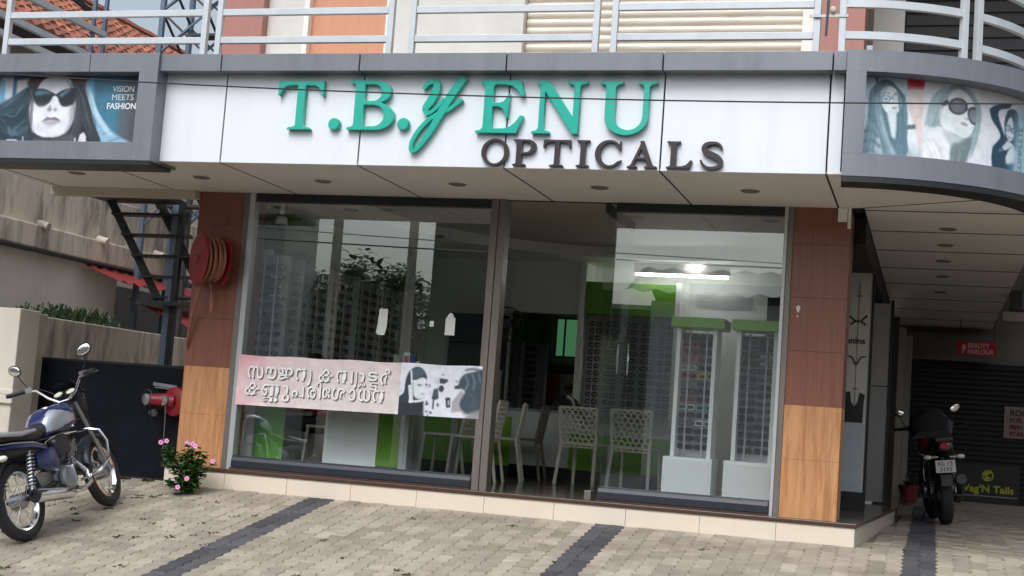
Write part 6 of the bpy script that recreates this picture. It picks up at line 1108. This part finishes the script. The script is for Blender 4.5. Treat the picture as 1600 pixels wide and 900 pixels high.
o = wd.build('weeds', mat('dry_weed', rgb(82,92,48), .7, 0, .3, 30, rand=.4, island=True), kind='stuff'); o['label'] = 'small weeds growing in the paving joints'; o['category'] = 'weeds'

# ---------------------------------------------------------------- overhead wire
m = MB(); pts = [(x, -2.5, .00416652*x*x-.04598282*x+3.11886) for x in np.linspace(-14, 20, 60)]; m.tube(pts, .0055, 6)
tag(m.build('overhead_wire', black_plastic, smooth=True), 'thin black cable strung across the front of the fascia', 'cable')

# ---------------------------------------------------------------- across the street (seen only as reflections in the glass)
def tree(x, y, h, spread, n, label, seed, z0=-.87):
    random.seed(seed); t = thing('street_tree', label, 'tree', (x, y, z0), 'trees across the street'); m = MB(); m.tube([(x, y, z0), (x+.1, y, z0+h*.3), (x-.1, y+.1, z0+h*.6)], [.2, .15, .08], 8)
    for k in range(5):
        a = k*1.26; m.tube([(x, y, z0+h*.45), (x+spread*.5*math.cos(a), y+spread*.5*math.sin(a), z0+h*.75)], [.08, .03], 6)
    m.build('trunk', bark, t, smooth=True); c = MB(); clumps = [(random.uniform(-1, 1)*spread*.75, random.uniform(-1, 1)*spread*.6, h*random.uniform(.45, .95), random.uniform(.3, .55)*spread) for _ in range(14)]
    for k in range(n):
        cx, cy, cz, r_ = random.choice(clumps); v = Vector((random.gauss(0, 1), random.gauss(0, 1), random.gauss(0, .8))).normalized()*r_*random.uniform(.5, 1.05); p = Vector((x+cx, y+cy, z0+cz))+v; a = random.uniform(0, 6.28)
        leaf(c, p, Vector((math.cos(a), math.sin(a), random.uniform(-.8, .5))), random.uniform(.14, .30), .06)
    c.build('crown', dark_leaf, t)
DH = thing('street_house', 'tall dark rendered house beside the shed, added to darken the glass reflection', 'building', (-8, -34, -.87)); m = MB(); m.box(-9.6, -4.3, -32.5, -30, -.86, 12); m.build('wall', mat('dark_render', rgb(84,84,80), .9), DH); m = MB(); m.box(-9.9, -4.1, -32.8, -29.7, 12.001, 12.3); m.build('roof', concrete, DH)  # added dark mass, so this stretch of glass reflects smooth and dark
for k in range(2): m = MB(); m.box(-9.0+k*2.6, -7.8+k*2.6, -29.99, -29.9, 3.2, 4.8); m.build('window', black_plastic, DH)
tree(-17.0, -41, 7.8, 1.5, 3200, 'low bushy tree across the street beside the grey house', 33); tree(-15.2, -40, 7.6, 1.4, 3200, 'low bushy tree across the street between two poles', 34); tree(-13.8, -43, 7.6, 2.2, 1500, 'feathery tree across the street near the broad tall one', 35)
SH = thing('roadside_shed', 'long roadside shed with corrugated roof across the street', 'building', (4, -26, -.87)); 
m = MB(); m.box(-1.6, 14, -29, -25.2, -.86, 4.3); m.build('wall', plaster, SH); m = MB()
rows = [[(x, -24.6, 4.5+.05*math.sin(k*math.pi/2)), (x, -26.8, 5.35+.05*math.sin(k*math.pi/2)), (x, -29.4, 4.5+.05*math.sin(k*math.pi/2)), (x, -26.8, 5.29+.05*math.sin(k*math.pi/2))] for k, x in enumerate(np.linspace(-2.2, 14.5, 101))]; m.loft(rows); m.build('roof', mat('old_sheet_roof', rgb(110,108,104), .7, .2, .15, 4), SH)
random.seed(77); ft = MB()
for k in range(16000):
    x = random.uniform(-30, -8); top = 7.0+.6*math.sin(x*.9)+.5*math.sin(x*2.3+1); z = random.uniform(-.5, top); a = random.uniform(0, 6.28)
    leaf(ft, Vector((x, random.uniform(-48, -45), z)), Vector((math.cos(a), math.sin(a), random.uniform(-.6, .6))), random.uniform(.25, .5), .13)
o = ft.build('far_trees', dark_leaf, kind='stuff'); o['label'] = 'dense belt of dark trees far across the street'; o['category'] = 'trees'
LB = thing('long_building', 'long low dark building behind the far tree belt', 'building', (-10, -52, -.87)); m = MB(); m.box(-60, 30, -54, -50, -.86, 6.2); m.build('wall', mat('dim_wall', rgb(90,88,84), .9), LB); m = MB(); m.box(-60.3, 30.3, -54.3, -49.7, 6.201, 6.4); m.build('roof', concrete, LB)
GH = thing('street_house', 'tall grey house across the street behind the utility pole', 'building', (-26, -40, -.87)); m = MB(); m.box(-36, -18.2, -40, -37, -.86, 9.5); m.build('wall', plaster, GH); m = MB(); m.box(-36.3, -18, -40.3, -36.7, 9.501, 9.8); m.build('roof', concrete, GH)
for k in range(5): m = MB(); m.box(-34+k*2.7, -32.8+k*2.7, -36.99, -36.9, 4, 5.6); m.build('window', black_plastic, GH)
for i, (x, y) in enumerate(((-5.6, -13.5), (-4.4, -14.5))):
    t = thing('utility_pole', ['concrete utility pole across the street carrying cables', 'second utility pole across the street with a short crossarm'][i], 'pole', (x, y, -.87)); m = MB(); m.tube([(x, y, -.87), (x, y, 8.2)], [.12, .08], 10); m.build('shaft', concrete, t, smooth=True); m = MB(); m.box(x-.7, x+.7, y-.04, y+.04, 7.5, 7.6); m.build('crossarm', dark_steel, t)
for i, (za, zb) in enumerate(((4.9, 3.3), (4.4, 3.6))):
    m = MB(); m.tube([(x, -14-.2*i, za+(zb-za)*(x+30)/60+.0006*(x-2)**2) for x in np.linspace(-30, 30, 30)], .010 if i != 1 else .016, 5); tag(m.build('street_cable', black_plastic, smooth=True), 'sagging black cable along the far side of the street', 'cable', 'cables along the far side of the street')
